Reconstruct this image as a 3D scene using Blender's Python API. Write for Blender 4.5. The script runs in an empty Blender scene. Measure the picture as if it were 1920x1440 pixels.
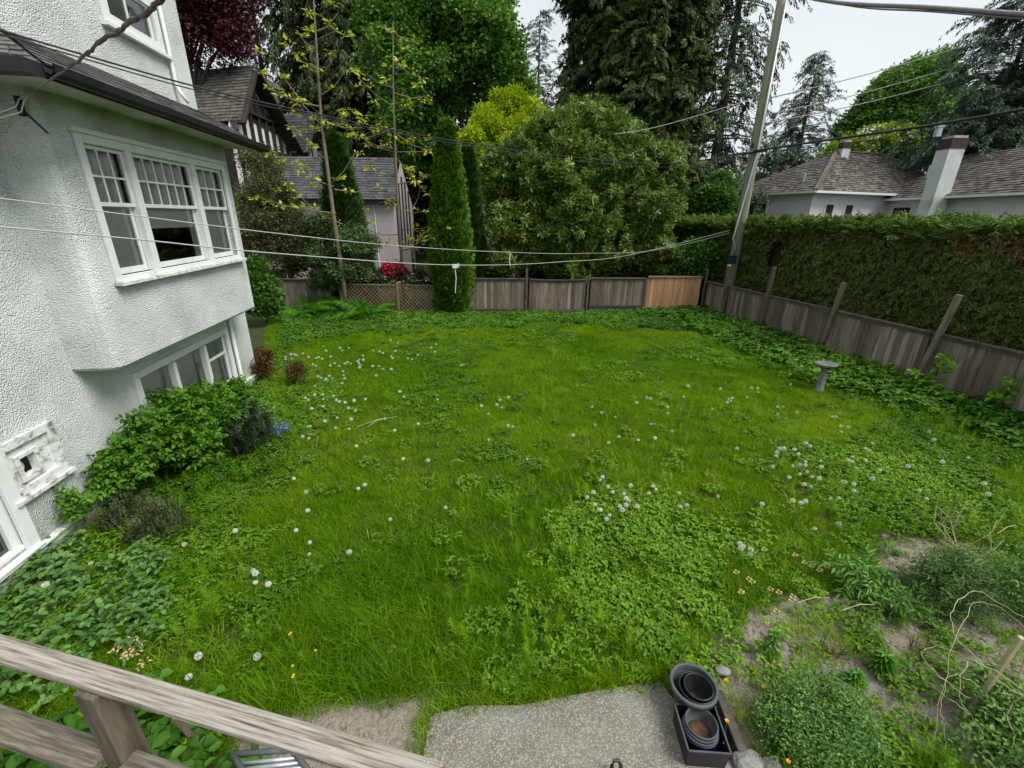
import bpy, math, random
import numpy as np
from mathutils import Vector, Matrix
random.seed(7); rng=np.random.default_rng(11)
SC=bpy.context.scene; COL=SC.collection
# ---------------------------------------------------------------- camera, world, sun, exposure
EYE=3.5; FP=825.0; PITCH=math.atan(312/825); ROLL=math.radians(-0.79)
fwd=np.array([0,math.cos(PITCH),-math.sin(PITCH)]); r0=np.array([1.,0,0]); u0=np.cross(r0,fwd)
rgt=r0*math.cos(ROLL)-u0*math.sin(ROLL); upv=r0*math.sin(ROLL)+u0*math.cos(ROLL)
cd=bpy.data.cameras.new('camera'); cam=bpy.data.objects.new('camera',cd); COL.objects.link(cam); SC.camera=cam
cd.sensor_width=36; cd.lens=FP/1920*36; cd.clip_start=.05; cd.clip_end=3000
M=Matrix.Identity(4)
for i in range(3):
    M[i][0]=rgt[i]; M[i][1]=upv[i]; M[i][2]=-fwd[i]
M[2][3]=EYE; cam.matrix_world=M
SUN_EL=math.radians(53); SUN_AZ=math.radians(115)      # azimuth clockwise from +Y
W=bpy.data.worlds.new('World'); SC.world=W; W.use_nodes=True; nt=W.node_tree; nt.nodes.clear()
o_=nt.nodes.new('ShaderNodeOutputWorld'); bg=nt.nodes.new('ShaderNodeBackground'); sk=nt.nodes.new('ShaderNodeTexSky')
sk.sky_type='NISHITA'; sk.sun_disc=False; sk.sun_elevation=SUN_EL; sk.sun_rotation=SUN_AZ; sk.air_density=1.0; sk.dust_density=3.0
hs=nt.nodes.new('ShaderNodeHueSaturation'); hs.inputs['Saturation'].default_value=.25
mx=nt.nodes.new('ShaderNodeMix'); mx.data_type='RGBA'; mx.inputs[0].default_value=.9      # an even grey cloud deck over the sky
tc=nt.nodes.new('ShaderNodeTexCoord'); mp=nt.nodes.new('ShaderNodeMapping'); mp.inputs['Scale'].default_value=(1,1,2.5)
nz=nt.nodes.new('ShaderNodeTexNoise'); nz.inputs['Scale'].default_value=1.6; nz.inputs['Detail'].default_value=3
rp=nt.nodes.new('ShaderNodeValToRGB'); rp.color_ramp.elements[0].position=.3; rp.color_ramp.elements[1].position=.75
rp.color_ramp.elements[0].color=(5.0,5.8,6.25,1); rp.color_ramp.elements[1].color=(7.8,8.25,8.45,1)
L=nt.links.new
L(tc.outputs['Generated'],mp.inputs[0]); L(mp.outputs[0],nz.inputs['Vector']); L(nz.outputs[0],rp.inputs[0])
L(sk.outputs[0],hs.inputs['Color']); L(hs.outputs[0],mx.inputs[6]); L(rp.outputs[0],mx.inputs[7]); L(mx.outputs[2],bg.inputs[0]); L(bg.outputs[0],o_.inputs[0])
bg.inputs[1].default_value=.05
sd=bpy.data.lights.new('sun','SUN'); sd.energy=1.5; sd.angle=math.radians(30); sd.color=(1,.97,.92)
so=bpy.data.objects.new('sun',sd); COL.objects.link(so)
sv=Vector((math.sin(SUN_AZ)*math.cos(SUN_EL),math.cos(SUN_AZ)*math.cos(SUN_EL),math.sin(SUN_EL)))
so.rotation_euler=sv.to_track_quat('Z','Y').to_euler(); so.location=(0,-5,30)
vs=SC.view_settings; vs.view_transform='Standard'; vs.look='None'; vs.exposure=1.35; vs.gamma=1; vs.use_curve_mapping=False
SC.render.engine='CYCLES'; cy=SC.cycles
cy.max_bounces=6; cy.diffuse_bounces=3; cy.glossy_bounces=3; cy.transmission_bounces=4; cy.transparent_max_bounces=6; cy.use_denoising=True
cy.caustics_reflective=False; cy.caustics_refractive=False

# ---------------------------------------------------------------- picture point -> place
def ray(px,py): return (px-960)*rgt-(py-720)*upv+FP*fwd
CO=np.array([0,0,EYE])
def G(px,py,z=0.):
    d=ray(px,py); return CO+d*((z-EYE)/d[2])
def D(px,py,Y):
    d=ray(px,py); return CO+d*(Y/d[1])
def Pl(px,py,p0,n):
    d=ray(px,py); n=np.array(n,float); return CO+d*(((np.array(p0)-CO)@n)/(d@n))
def wpp(Y): return Y/870.      # metres per photo pixel near the horizon

# ---------------------------------------------------------------- object helpers
def tag(o,label=None,cat=None,group=None,kind=None):
    for k,v in (('label',label),('category',cat),('group',group),('kind',kind)):
        if v: o[k]=v
    return o
def put(o,parent=None):
    COL.objects.link(o)
    if parent is not None:
        o.parent=parent; o.matrix_parent_inverse=Matrix.Translation(-parent.location) if parent.type=='EMPTY' else Matrix.Identity(4)
    return o
def thing(name,label,cat,loc=(0,0,0),group=None):
    o=bpy.data.objects.new(name,None); o.location=tuple(loc)+(0,)*(3-len(tuple(loc))); o.empty_display_size=.1; COL.objects.link(o)
    return tag(o,label,cat,group)
def mesh(name,V,F,mats=None,smooth=False,lv=None,mi=None):
    me=bpy.data.meshes.new(name)
    V=np.asarray(V,float); me.from_pydata(V.tolist(),[],[list(map(int,f)) for f in F]) if not isinstance(F,np.ndarray) else fastmesh(me,V,F)
    if mats is not None:
        for m in (mats if isinstance(mats,(list,tuple)) else [mats]): me.materials.append(m)
    if mi is not None: me.polygons.foreach_set('material_index',np.asarray(mi,np.int32))
    if smooth: me.polygons.foreach_set('use_smooth',np.ones(len(me.polygons),bool))
    if lv is not None:
        a=me.attributes.new('lv','FLOAT','FACE' if len(lv)==len(me.polygons) else 'POINT'); a.data.foreach_set('value',np.asarray(lv,np.float32))
    me.update(); return me
def fastmesh(me,V,F):
    n,k=F.shape
    me.vertices.add(len(V)); me.vertices.foreach_set('co',V.astype(np.float32).ravel())
    me.loops.add(n*k); me.loops.foreach_set('vertex_index',F.astype(np.int32).ravel())
    me.polygons.add(n); me.polygons.foreach_set('loop_start',np.arange(0,n*k,k,dtype=np.int32)); me.update(calc_edges=True); me.validate()
class MB:
    def __init__(s): s.V=[]; s.F=[]; s.lv=[]; s.mi=[]; s.m=0; s.r=None
    def add(s,vs,fs,r=None):
        b=len(s.V); s.V+= [tuple(v) for v in vs]; s.F+=[tuple(i+b for i in f) for f in fs]
        r=random.random() if r is None else r; s.lv+=[r]*len(fs); s.mi+=[s.m]*len(fs); return s
    def obox(s,o,ax,ay,az,x,y,z,r=None):
        o,ax,ay,az=map(np.asarray,(o,ax,ay,az))
        c=[o+ax*x[i]+ay*y[j]+az*z[k] for k in (0,1) for j in (0,1) for i in (0,1)]
        return s.add(c,[(0,2,3,1),(4,5,7,6),(0,1,5,4),(2,6,7,3),(0,4,6,2),(1,3,7,5)],r)
    def box(s,x,y,z,r=None): return s.obox((0,0,0),(1,0,0),(0,1,0),(0,0,1),x,y,z,r)
    def beam(s,a,b,w,h,up=(0,0,1),r=None):
        a,b=np.array(a,float),np.array(b,float); d=b-a; l=np.linalg.norm(d); d/=l; sx=np.cross(d,up); sx/=np.linalg.norm(sx); sy=np.cross(sx,d)
        return s.obox(a,d,sx,sy,(0,l),(-w/2,w/2),(-h/2,h/2),r)
    def tube(s,P,R,seg=6,cap=True,r=None):
        P=[np.array(p,float) for p in P]; n=len(P); R=[R]*n if np.isscalar(R) else list(R); V=[];F=[]
        ref=np.array([.31,.17,.93])
        for i,p in enumerate(P):
            t=P[min(i+1,n-1)]-P[max(i-1,0)]; t=t/(np.linalg.norm(t)+1e-9)
            if abs(t@ref)>.95: a=np.cross(t,(1,0,0))
            else: a=np.cross(t,ref)
            a/=np.linalg.norm(a); b=np.cross(t,a)
            for k in range(seg):
                q=2*math.pi*k/seg; V.append(p+R[i]*(a*math.cos(q)+b*math.sin(q)))
        for i in range(n-1):
            for k in range(seg):
                F.append((i*seg+k,i*seg+(k+1)%seg,(i+1)*seg+(k+1)%seg,(i+1)*seg+k))
        if cap: F.append(tuple(range(seg))[::-1]); F.append(tuple((n-1)*seg+k for k in range(seg)))
        return s.add(V,F,r)
    def lathe(s,prof,c=(0,0,0),seg=24,ax=None):
        c=np.array(c,float); ax=np.eye(3) if ax is None else ax; V=[];F=[]; n=len(prof)
        for (r,z) in prof:
            for k in range(seg):
                q=2*math.pi*k/seg; V.append(c+ax[0]*r*math.cos(q)+ax[1]*r*math.sin(q)+ax[2]*z)
        for i in range(n-1):
            for k in range(seg): F.append((i*seg+k,i*seg+(k+1)%seg,(i+1)*seg+(k+1)%seg,(i+1)*seg+k))
        return s.add(V,F)
    def build(s,name,mat,parent=None,smooth=False,bevel=0,**kw):
        me=mesh(name,s.V,s.F,mat,smooth,lv=s.lv,mi=s.mi if max(s.mi+[0])>0 else None)
        o=bpy.data.objects.new(name,me); put(o,parent); tag(o,**kw)
        if bevel:
            b=o.modifiers.new('bevel','BEVEL'); b.width=bevel; b.segments=2; b.limit_method='ANGLE'
        return o
def dup(o,parent=None,M_=None):
    c=o.copy(); COL.objects.link(c); c.parent=parent
    return c
# ---------------------------------------------------------------- materials
def srgb(r,g,b): return tuple(((v/255)/12.92 if v/255<=.04045 else ((v/255+.055)/1.055)**2.4) for v in (r,g,b))
def mk(name,stops,scale=4.,detail=5,stretch=(1,1,1),rough=.85,bump=None,rand=0,lvmix=0,spec=.3,metal=0,voro=None,extra=None,rotz=0.):
    m=bpy.data.materials.new(name); m.use_nodes=True; t=m.node_tree; N=t.nodes; K=t.links.new; b=N['Principled BSDF']
    b.inputs['Roughness'].default_value=rough; b.inputs['Specular IOR Level'].default_value=spec; b.inputs['Metallic'].default_value=metal
    c=N.new('ShaderNodeTexCoord'); mp=N.new('ShaderNodeMapping'); mp.inputs['Scale'].default_value=stretch; src=c.outputs['Object']
    if rotz:
        vr=N.new('ShaderNodeVectorRotate'); vr.rotation_type='Z_AXIS'; vr.inputs['Angle'].default_value=rotz; K(src,vr.inputs['Vector']); src=vr.outputs[0]
    K(src,mp.inputs[0])
    col=None
    if len(stops)==1: 
        r=N.new('ShaderNodeRGB'); r.outputs[0].default_value=(*stops[0][1],1); col=r.outputs[0]; fac=None
    else:
        n=N.new('ShaderNodeTexNoise'); n.inputs['Scale'].default_value=scale; n.inputs['Detail'].default_value=detail; n.inputs['Roughness'].default_value=.65; K(mp.outputs[0],n.inputs['Vector'])
        rp=N.new('ShaderNodeValToRGB'); e=rp.color_ramp.elements
        while len(e)<len(stops): e.new(.5)
        for i,(p,cc) in enumerate(stops): e[i].position=p; e[i].color=(*cc,1)
        fac=n.outputs[0]
        if rand:   # each piece samples its own stretch of the noise
            oi=N.new('ShaderNodeObjectInfo'); mu=N.new('ShaderNodeMath'); mu.operation='MULTIPLY'; mu.inputs[1].default_value=57; K(oi.outputs['Random'],mu.inputs[0])
            va=N.new('ShaderNodeVectorMath'); va.operation='ADD'; K(mp.outputs[0],va.inputs[0]); K(mu.outputs[0],va.inputs[1]); K(va.outputs[0],n.inputs['Vector'])
        K(fac,rp.inputs[0]); col=rp.outputs[0]
    if voro:    # second speckle layer: (scale, colour, threshold lo, hi)
        vs_,vc,lo,hi=voro; v=N.new('ShaderNodeTexVoronoi'); v.inputs['Scale'].default_value=vs_; K(va.outputs[0] if rand else c.outputs['Object'],v.inputs['Vector'])
        sp=N.new('ShaderNodeSeparateColor'); K(v.outputs['Color'],sp.inputs[0]); mr=N.new('ShaderNodeMapRange'); mr.inputs[1].default_value=lo; mr.inputs[2].default_value=hi; K(sp.outputs[0],mr.inputs[0])
        mx=N.new('ShaderNodeMix'); mx.data_type='RGBA'; K(mr.outputs[0],mx.inputs[0]); K(col,mx.inputs[6]); mx.inputs[7].default_value=(*vc,1); col=mx.outputs[2]
    def bright(src,amt,col):
        mr=N.new('ShaderNodeMapRange'); mr.inputs[3].default_value=1-amt; mr.inputs[4].default_value=1+amt; K(src,mr.inputs[0])
        mm=N.new('ShaderNodeVectorMath'); mm.operation='SCALE'; K(col,mm.inputs[0]); K(mr.outputs[0],mm.inputs['Scale']); return mm.outputs[0]
    if rand:
        oi=N.new('ShaderNodeObjectInfo'); col=bright(oi.outputs['Random'],rand,col)
    if lvmix:
        a=N.new('ShaderNodeAttribute'); a.attribute_name='lv'; col=bright(a.outputs['Fac'],lvmix,col)
    if extra: col=extra(N,K,c,col)
    K(col,b.inputs['Base Color'])
    if bump:
        bs,st,di=bump[:3]; n2=N.new('ShaderNodeTexNoise'); n2.inputs['Scale'].default_value=bs; n2.inputs['Detail'].default_value=4; K(mp.outputs[0],n2.inputs['Vector'])
        bp=N.new('ShaderNodeBump'); bp.inputs['Strength'].default_value=st; bp.inputs['Distance'].default_value=di; K(n2.outputs[0],bp.inputs['Height']); K(bp.outputs[0],b.inputs['Normal'])
    return m
def leafmat(name,c1,c2,rough=.55,var=.35,transl=.25,spec=.2):
    """leaf colour between c1 and c2 by the plant's own clump tint, brightness by leaf"""
    m=bpy.data.materials.new(name); m.use_nodes=True; t=m.node_tree; N=t.nodes; K=t.links.new; b=N['Principled BSDF']
    b.inputs['Roughness'].default_value=rough; b.inputs['Specular IOR Level'].default_value=spec
    a=N.new('ShaderNodeAttribute'); a.attribute_name='tint'; a.attribute_type='INSTANCER'
    mx=N.new('ShaderNodeMix'); mx.data_type='RGBA'; K(a.outputs['Fac'],mx.inputs[0]); mx.inputs[6].default_value=(*c1,1); mx.inputs[7].default_value=(*c2,1)
    l=N.new('ShaderNodeAttribute'); l.attribute_name='lv'
    mr=N.new('ShaderNodeMapRange'); mr.inputs[3].default_value=1-var; mr.inputs[4].default_value=1+var; K(l.outputs['Fac'],mr.inputs[0])
    mm=N.new('ShaderNodeVectorMath'); mm.operation='SCALE'; K(mx.outputs[2],mm.inputs[0]); K(mr.outputs[0],mm.inputs['Scale']); K(mm.outputs[0],b.inputs['Base Color'])
    if transl:
        tr=N.new('ShaderNodeBsdfTranslucent'); K(mm.outputs[0],tr.inputs[0]); ms=N.new('ShaderNodeMixShader'); ms.inputs[0].default_value=transl
        o=N['Material Output']; K(b.outputs[0],ms.inputs[1]); K(tr.outputs[0],ms.inputs[2]); K(ms.outputs[0],o.inputs[0])
    return m
def stain(N,K,c,col):
    """green algae under the eaves, rust run-offs and grime on white render"""
    n=N.new('ShaderNodeTexNoise'); n.inputs['Scale'].default_value=1.1; n.inputs['Detail'].default_value=5; K(c.outputs['Object'],n.inputs['Vector'])
    sp=N.new('ShaderNodeSeparateXYZ'); K(c.outputs['Object'],sp.inputs[0])
    m1=N.new('ShaderNodeMapRange'); m1.inputs[1].default_value=4.05; m1.inputs[2].default_value=4.6; K(sp.outputs[2],m1.inputs[0])
    m2=N.new('ShaderNodeMapRange'); m2.inputs[1].default_value=5.0; m2.inputs[2].default_value=4.75; K(sp.outputs[2],m2.inputs[0])
    mu=N.new('ShaderNodeMath'); mu.operation='MULTIPLY'; K(m1.outputs[0],mu.inputs[0]); K(m2.outputs[0],mu.inputs[1])
    m3=N.new('ShaderNodeMapRange'); m3.inputs[1].default_value=.35; m3.inputs[2].default_value=.6; K(n.outputs[0],m3.inputs[0])
    mu2=N.new('ShaderNodeMath'); mu2.operation='MULTIPLY'; K(mu.outputs[0],mu2.inputs[0]); K(m3.outputs[0],mu2.inputs[1])
    mu3=N.new('ShaderNodeMath'); mu3.operation='MULTIPLY'; mu3.inputs[1].default_value=.6; K(mu2.outputs[0],mu3.inputs[0])
    mx=N.new('ShaderNodeMix'); mx.data_type='RGBA'; K(mu3.outputs[0],mx.inputs[0]); K(col,mx.inputs[6]); mx.inputs[7].default_value=(.30,.34,.15,1)
    # thin brown run-offs
    mp=N.new('ShaderNodeMapping'); mp.inputs['Scale'].default_value=(3.2,3.2,.25); K(c.outputs['Object'],mp.inputs[0])
    n2=N.new('ShaderNodeTexNoise'); n2.inputs['Scale'].default_value=1.3; n2.inputs['Detail'].default_value=8; n2.inputs['Roughness'].default_value=.7; K(mp.outputs[0],n2.inputs['Vector'])
    m4=N.new('ShaderNodeMapRange'); m4.inputs[1].default_value=.64; m4.inputs[2].default_value=.78; m4.inputs[4].default_value=.55; K(n2.outputs[0],m4.inputs[0])
    mx2=N.new('ShaderNodeMix'); mx2.data_type='RGBA'; K(m4.outputs[0],mx2.inputs[0]); K(mx.outputs[2],mx2.inputs[6]); mx2.inputs[7].default_value=(.32,.27,.20,1)
    # splashed soil low on the wall
    m5=N.new('ShaderNodeMapRange'); m5.inputs[1].default_value=1.0; m5.inputs[2].default_value=.15; m5.inputs[4].default_value=.8; K(sp.outputs[2],m5.inputs[0]); m6=N.new('ShaderNodeMath'); m6.operation='MULTIPLY'; K(m5.outputs[0],m6.inputs[0]); K(m3.outputs[0],m6.inputs[1])
    mx3=N.new('ShaderNodeMix'); mx3.data_type='RGBA'; K(m6.outputs[0],mx3.inputs[0]); K(mx2.outputs[2],mx3.inputs[6]); mx3.inputs[7].default_value=(.36,.36,.30,1)
    return mx3.outputs[2]
MAT={}
def stucco(name,base,scale=22,dist=.03,ex=None):
    m=mk(name,[(.25,tuple(v*.82 for v in base)),(.5,tuple(v*.96 for v in base)),(.75,base)],scale=2.2,detail=9,rough=.9,extra=ex); t=m.node_tree; N=t.nodes; K=t.links.new; b=N['Principled BSDF']
    c=[n for n in N if n.type=='TEX_COORD'][0]
    n=N.new('ShaderNodeTexNoise'); n.inputs['Scale'].default_value=scale; n.inputs['Detail'].default_value=3; n.inputs['Roughness'].default_value=.55; n.inputs['Distortion'].default_value=.1; K(c.outputs['Object'],n.inputs['Vector'])
    v=N.new('ShaderNodeTexVoronoi'); v.feature='SMOOTH_F1'; v.inputs['Scale'].default_value=scale*1.3; v.inputs['Smoothness'].default_value=.5; K(c.outputs['Object'],v.inputs['Vector'])
    ad=N.new('ShaderNodeMath'); ad.operation='SUBTRACT'; K(n.outputs[0],ad.inputs[0]); mu=N.new('ShaderNodeMath'); mu.operation='MULTIPLY'; mu.inputs[1].default_value=.6; K(v.outputs[0],mu.inputs[0]); K(mu.outputs[0],ad.inputs[1])
    bp=N.new('ShaderNodeBump'); bp.inputs['Strength'].default_value=1; bp.inputs['Distance'].default_value=dist; 
    n3=N.new('ShaderNodeTexNoise'); n3.inputs['Scale'].default_value=1.7; n3.inputs['Detail'].default_value=6; K(c.outputs['Object'],n3.inputs['Vector']); m3=N.new('ShaderNodeMapRange'); m3.inputs[1].default_value=.3; m3.inputs[2].default_value=.7; m3.inputs[3].default_value=.45; m3.inputs[4].default_value=1.25; K(n3.outputs[0],m3.inputs[0])
    m4=N.new('ShaderNodeMath'); m4.operation='MULTIPLY'; K(ad.outputs[0],m4.inputs[0]); K(m3.outputs[0],m4.inputs[1]); K(m4.outputs[0],bp.inputs['Height']); K(bp.outputs[0],b.inputs['Normal']); return m
MAT['stucco']=stucco('roughcast render',(.80,.835,.815),58,.036,ex=stain)
MAT['stuccofar']=stucco('painted render',(.78,.78,.79),12,.02)
MAT['pink']=stucco('pale pink render',(.50,.43,.43),10,.01)
MAT['paint']=mk('white paint',[(.25,(.60,.61,.58)),(.45,(.74,.76,.74)),(.8,(.80,.82,.80))],scale=6,rough=.55,bump=(30,.2,.004))
MAT['peel']=mk('peeling white paint',[(.33,(.20,.19,.17)),(.43,(.5,.49,.46)),(.5,(.70,.72,.70)),(.8,(.77,.79,.77))],scale=9,detail=8,stretch=(1,1,1.6),rough=.7,bump=(18,.6,.01))
MAT['concrete']=mk('old concrete',[(.3,(.30,.31,.31)),(.7,(.5,.52,.52))],scale=5,detail=8,rough=.95,bump=(40,.4,.01))
MAT['cream']=mk('cream blind',[(.3,(.80,.79,.72)),(.7,(.84,.83,.77))],scale=2,rough=.9)
MAT['blackpaint']=mk('black gutter paint',[(.3,(.012,.012,.014)),(.7,(.03,.03,.034))],scale=4,rough=.45)
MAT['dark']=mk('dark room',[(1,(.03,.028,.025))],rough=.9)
MAT['roof']=mk('grey composition shingle',[(.3,(.07,.068,.066)),(.6,(.13,.128,.122)),(.8,(.17,.168,.16))],scale=14,detail=8,rough=.95,lvmix=.25,bump=(90,.4,.01))
MAT['roofdark']=mk('dark slate shingle',[(.3,(.05,.05,.055)),(.7,(.105,.102,.105))],scale=6,detail=8,rough=.9,lvmix=.3)
MAT['roofbrown']=mk('mossy brown shingle',[(.3,(.075,.068,.055)),(.7,(.14,.125,.105))],scale=3,detail=8,rough=.95,lvmix=.3)
MAT['shake']=mk('weathered cedar shake',[(.25,(.06,.051,.042)),(.5,(.125,.111,.095)),(.75,(.22,.2,.178))],scale=5,detail=8,rough=.95,lvmix=.5)
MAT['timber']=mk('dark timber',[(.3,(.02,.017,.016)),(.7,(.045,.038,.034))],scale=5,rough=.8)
MAT['brickred']=mk('dark red brick',[(.3,(.04,.028,.024)),(.7,(.085,.056,.048))],scale=9,rough=.9)
MAT['stonegrey']=mk('grey chimney stone',[(.3,(.14,.135,.125)),(.7,(.3,.29,.27))],scale=7,detail=6,rough=.9,voro=(7,(.10,.095,.09),.5,.9))
MAT['greywood']=mk('weathered fence board',[(.25,(.075,.057,.043)),(.45,(.155,.122,.096)),(.65,(.215,.175,.143)),(.8,(.30,.26,.215))],scale=3.2,detail=8,stretch=(5,5,.5),rough=.9,rand=.4,bump=(12,.4,.006),voro=(2.2,(.33,.30,.26),.88,1.1))
MAT['greywood2']=mk('weathered fence rail',[(.3,(.05,.042,.036)),(.6,(.12,.105,.09)),(.8,(.2,.18,.16))],scale=3,detail=8,stretch=(2,2,2),rough=.9,rand=.2)
MAT['post']=mk('fence post wood',[(.3,(.075,.06,.045)),(.55,(.16,.135,.10)),(.8,(.24,.21,.16))],scale=3,detail=8,stretch=(6,6,.5),rough=.9,rand=.25)
MAT['cedar']=mk('new cedar board',[(.25,(.22,.10,.05)),(.45,(.40,.22,.115)),(.7,(.50,.30,.17)),(.85,(.54,.36,.22))],scale=2.6,detail=8,stretch=(5,5,.45),rough=.75,rand=.22)
MAT['lattice']=mk('tan lattice slat',[(.3,(.15,.105,.065)),(.7,(.26,.19,.12))],scale=5,rough=.85,rand=.2)
MAT['pole']=mk('grey green pole wood',[(.3,(.15,.15,.10)),(.55,(.235,.235,.165)),(.8,(.31,.31,.23))],scale=3,detail=8,stretch=(5,5,.25),rough=.9,bump=(20,.4,.01))
MAT['galv']=mk('galvanised steel',[(.3,(.42,.44,.46)),(.7,(.58,.6,.62))],scale=6,rough=.4,metal=.6)
MAT['wire']=mk('black cable',[(.3,(.015,.015,.016)),(.7,(.035,.035,.035))],scale=9,rough=.6)
MAT['wiregrey']=mk('grey cable',[(.3,(.16,.15,.15)),(.7,(.25,.24,.24))],scale=9,rough=.6)
MAT['line']=mk('clothes line',[(.3,(.36,.36,.33)),(.7,(.5,.5,.47))],scale=30,rough=.6)
MAT['navy']=mk('dark blue steel',[(.3,(.012,.016,.035)),(.7,(.03,.035,.065))],scale=8,rough=.5)
MAT['bark']=mk('brown bark',[(.3,(.035,.028,.022)),(.7,(.095,.08,.065))],scale=5,detail=8,stretch=(3,3,.7),rough=.95,bump=(12,.6,.03))
MAT['bark2']=mk('pale grey bark',[(.3,(.12,.10,.075)),(.7,(.26,.22,.17))],scale=7,detail=8,stretch=(2,2,.8),rough=.9)
MAT['twig']=mk('reddish twig',[(.3,(.10,.06,.04)),(.7,(.2,.13,.09))],scale=9,rough=.9)
MAT['straw']=mk('dry straw stem',[(.3,(.36,.30,.17)),(.7,(.55,.48,.31))],scale=6,rough=.8)
MAT['stem']=mk('green stem',[(.3,(.10,.16,.03)),(.7,(.2,.27,.07))],scale=6,rough=.7)
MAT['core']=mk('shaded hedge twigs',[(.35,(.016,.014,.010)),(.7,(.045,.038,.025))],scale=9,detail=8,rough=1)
MAT['plastic']=mk('black nursery plastic',[(.3,(.012,.012,.014)),(.7,(.022,.022,.025))],scale=6,rough=.42,spec=.4)
MAT['plasticgrey']=mk('dusty grey plastic',[(.3,(.05,.055,.06)),(.7,(.10,.11,.115))],scale=9,rough=.55)
MAT['plasticblue']=mk('blue nursery plastic',[(.3,(.012,.03,.06)),(.7,(.025,.055,.10))],scale=6,rough=.45)
MAT['clod']=mk('dry soil clod',[(.3,(.13,.10,.078)),(.7,(.34,.285,.23))],scale=8,rough=1)
MAT['potsoil']=mk('brown potting soil',[(.3,(.05,.025,.015)),(.7,(.13,.07,.045))],scale=30,rough=1)
MAT['stone']=mk('bird bath concrete',[(.3,(.09,.085,.08)),(.6,(.18,.17,.165)),(.8,(.27,.26,.25))],scale=9,detail=8,rough=.95,bump=(50,.4,.01))
MAT['rock']=mk('grey rock',[(.3,(.16,.155,.145)),(.6,(.3,.29,.27)),(.8,(.42,.41,.38))],scale=7,detail=9,rough=.95,bump=(25,.7,.03))
MAT['railgrey']=mk('grey brown rail wood',[(.28,(.06,.05,.038)),(.45,(.13,.11,.085)),(.6,(.22,.195,.155)),(.75,(.30,.27,.22))],scale=5.5,detail=9,stretch=(.9,16,16),rotz=.224,rough=.9,bump=(7,.7,.008))
MAT['rail']=mk('sun bleached rail wood',[(.30,(.07,.05,.04)),(.41,(.19,.155,.125)),(.52,(.34,.31,.265)),(.72,(.47,.45,.40))],scale=5.5,detail=10,stretch=(.6,20,20),rotz=.224,rough=.9,bump=(7,.7,.01))
MAT['railpost']=mk('brown post wood',[(.28,(.05,.038,.026)),(.5,(.125,.10,.07)),(.75,(.22,.185,.14))],scale=4,detail=9,stretch=(7,7,.7),rough=.85,bump=(8,.5,.008))
MAT['patio']=mk('exposed aggregate',[(.3,(.12,.108,.094)),(.6,(.19,.173,.15)),(.8,(.235,.215,.19))],scale=2.2,detail=8,rough=.95,voro=(130,(.36,.33,.28),.55,1.0))
def petal(name,c): return mk(name,[(1,c)],rough=.6)
MAT['puff']=petal('white seed down',(.72,.72,.66)); MAT['core2']=petal('seed brown',(.16,.12,.06)); MAT['yellow']=petal('yellow petal',(.7,.42,.01)); MAT['orange']=petal('orange petal',(.75,.28,.01))
MAT['redflower']=mk('crimson petal',[(.3,(.5,.015,.07)),(.7,(.75,.05,.13))],scale=6,rough=.6); MAT['whiteflower']=petal('white petal',(.75,.70,.66)); MAT['blueflower']=petal('violet blue petal',(.16,.19,.5))
MAT['wilt']=mk('wilted cream petal',[(.3,(.5,.33,.14)),(.7,(.62,.52,.24))],scale=20,rough=.8); MAT['paper']=petal('white scrap',(.75,.78,.8))
g=bpy.data.materials.new('window glass'); g.use_nodes=True; t=g.node_tree; t.nodes.remove(t.nodes['Principled BSDF'])
tr=t.nodes.new('ShaderNodeBsdfTransparent'); gl=t.nodes.new('ShaderNodeBsdfGlossy'); gl.inputs['Roughness'].default_value=.01; fr=t.nodes.new('ShaderNodeFresnel'); fr.inputs[0].default_value=1.55
mu=t.nodes.new('ShaderNodeMath'); mu.operation='MULTIPLY'; mu.inputs[1].default_value=1.3; mu.use_clamp=True; ms=t.nodes.new('ShaderNodeMixShader')
t.links.new(fr.outputs[0],mu.inputs[0]); t.links.new(mu.outputs[0],ms.inputs[0]); t.links.new(tr.outputs[0],ms.inputs[1]); t.links.new(gl.outputs[0],ms.inputs[2]); t.links.new(ms.outputs[0],t.nodes['Material Output'].inputs[0]); tr.inputs[0].default_value=(.98,.99,.985,1)
MAT['glass']=g

# ---------------------------------------------------------------- leaf prototypes and scattering
def nrm(v): return v/(np.linalg.norm(v,axis=-1,keepdims=True)+1e-9)
def leaves(base,d,up,Ln,Wd,fold=.12,droop=.1,six=True):
    """folded leaf blades: vertices and quads for n leaves"""
    base=np.asarray(base,float); n=len(base); d=nrm(np.asarray(d,float)); up=np.asarray(up,float); s=nrm(np.cross(d,up)); u=np.cross(s,d)
    Ln=np.broadcast_to(np.asarray(Ln,float).reshape(-1,1),(n,1)); Wd=np.broadcast_to(np.asarray(Wd,float).reshape(-1,1),(n,1))
    def q(a,w,h): return base+d*Ln*a+s*Wd*w+u*(Wd*h)-np.array([0,0,1])*Ln*droop*a*a
    if six:
        V=np.stack([q(0,0,0),q(.3,.42,fold*2),q(.68,.40,fold*2),q(1,0,0),q(.68,-.40,fold*2),q(.3,-.42,fold*2)],1).reshape(-1,3)
        k=np.arange(n)[:,None]*6; F=np.concatenate([k+[0,1,2,3],k+[0,3,4,5]])
    else:
        V=np.stack([q(0,0,0),q(.45,.5,fold*2),q(1,0,0),q(.45,-.5,fold*2)],1).reshape(-1,3); k=np.arange(n)[:,None]*4; F=k+[0,1,2,3]
    return V,F
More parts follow.
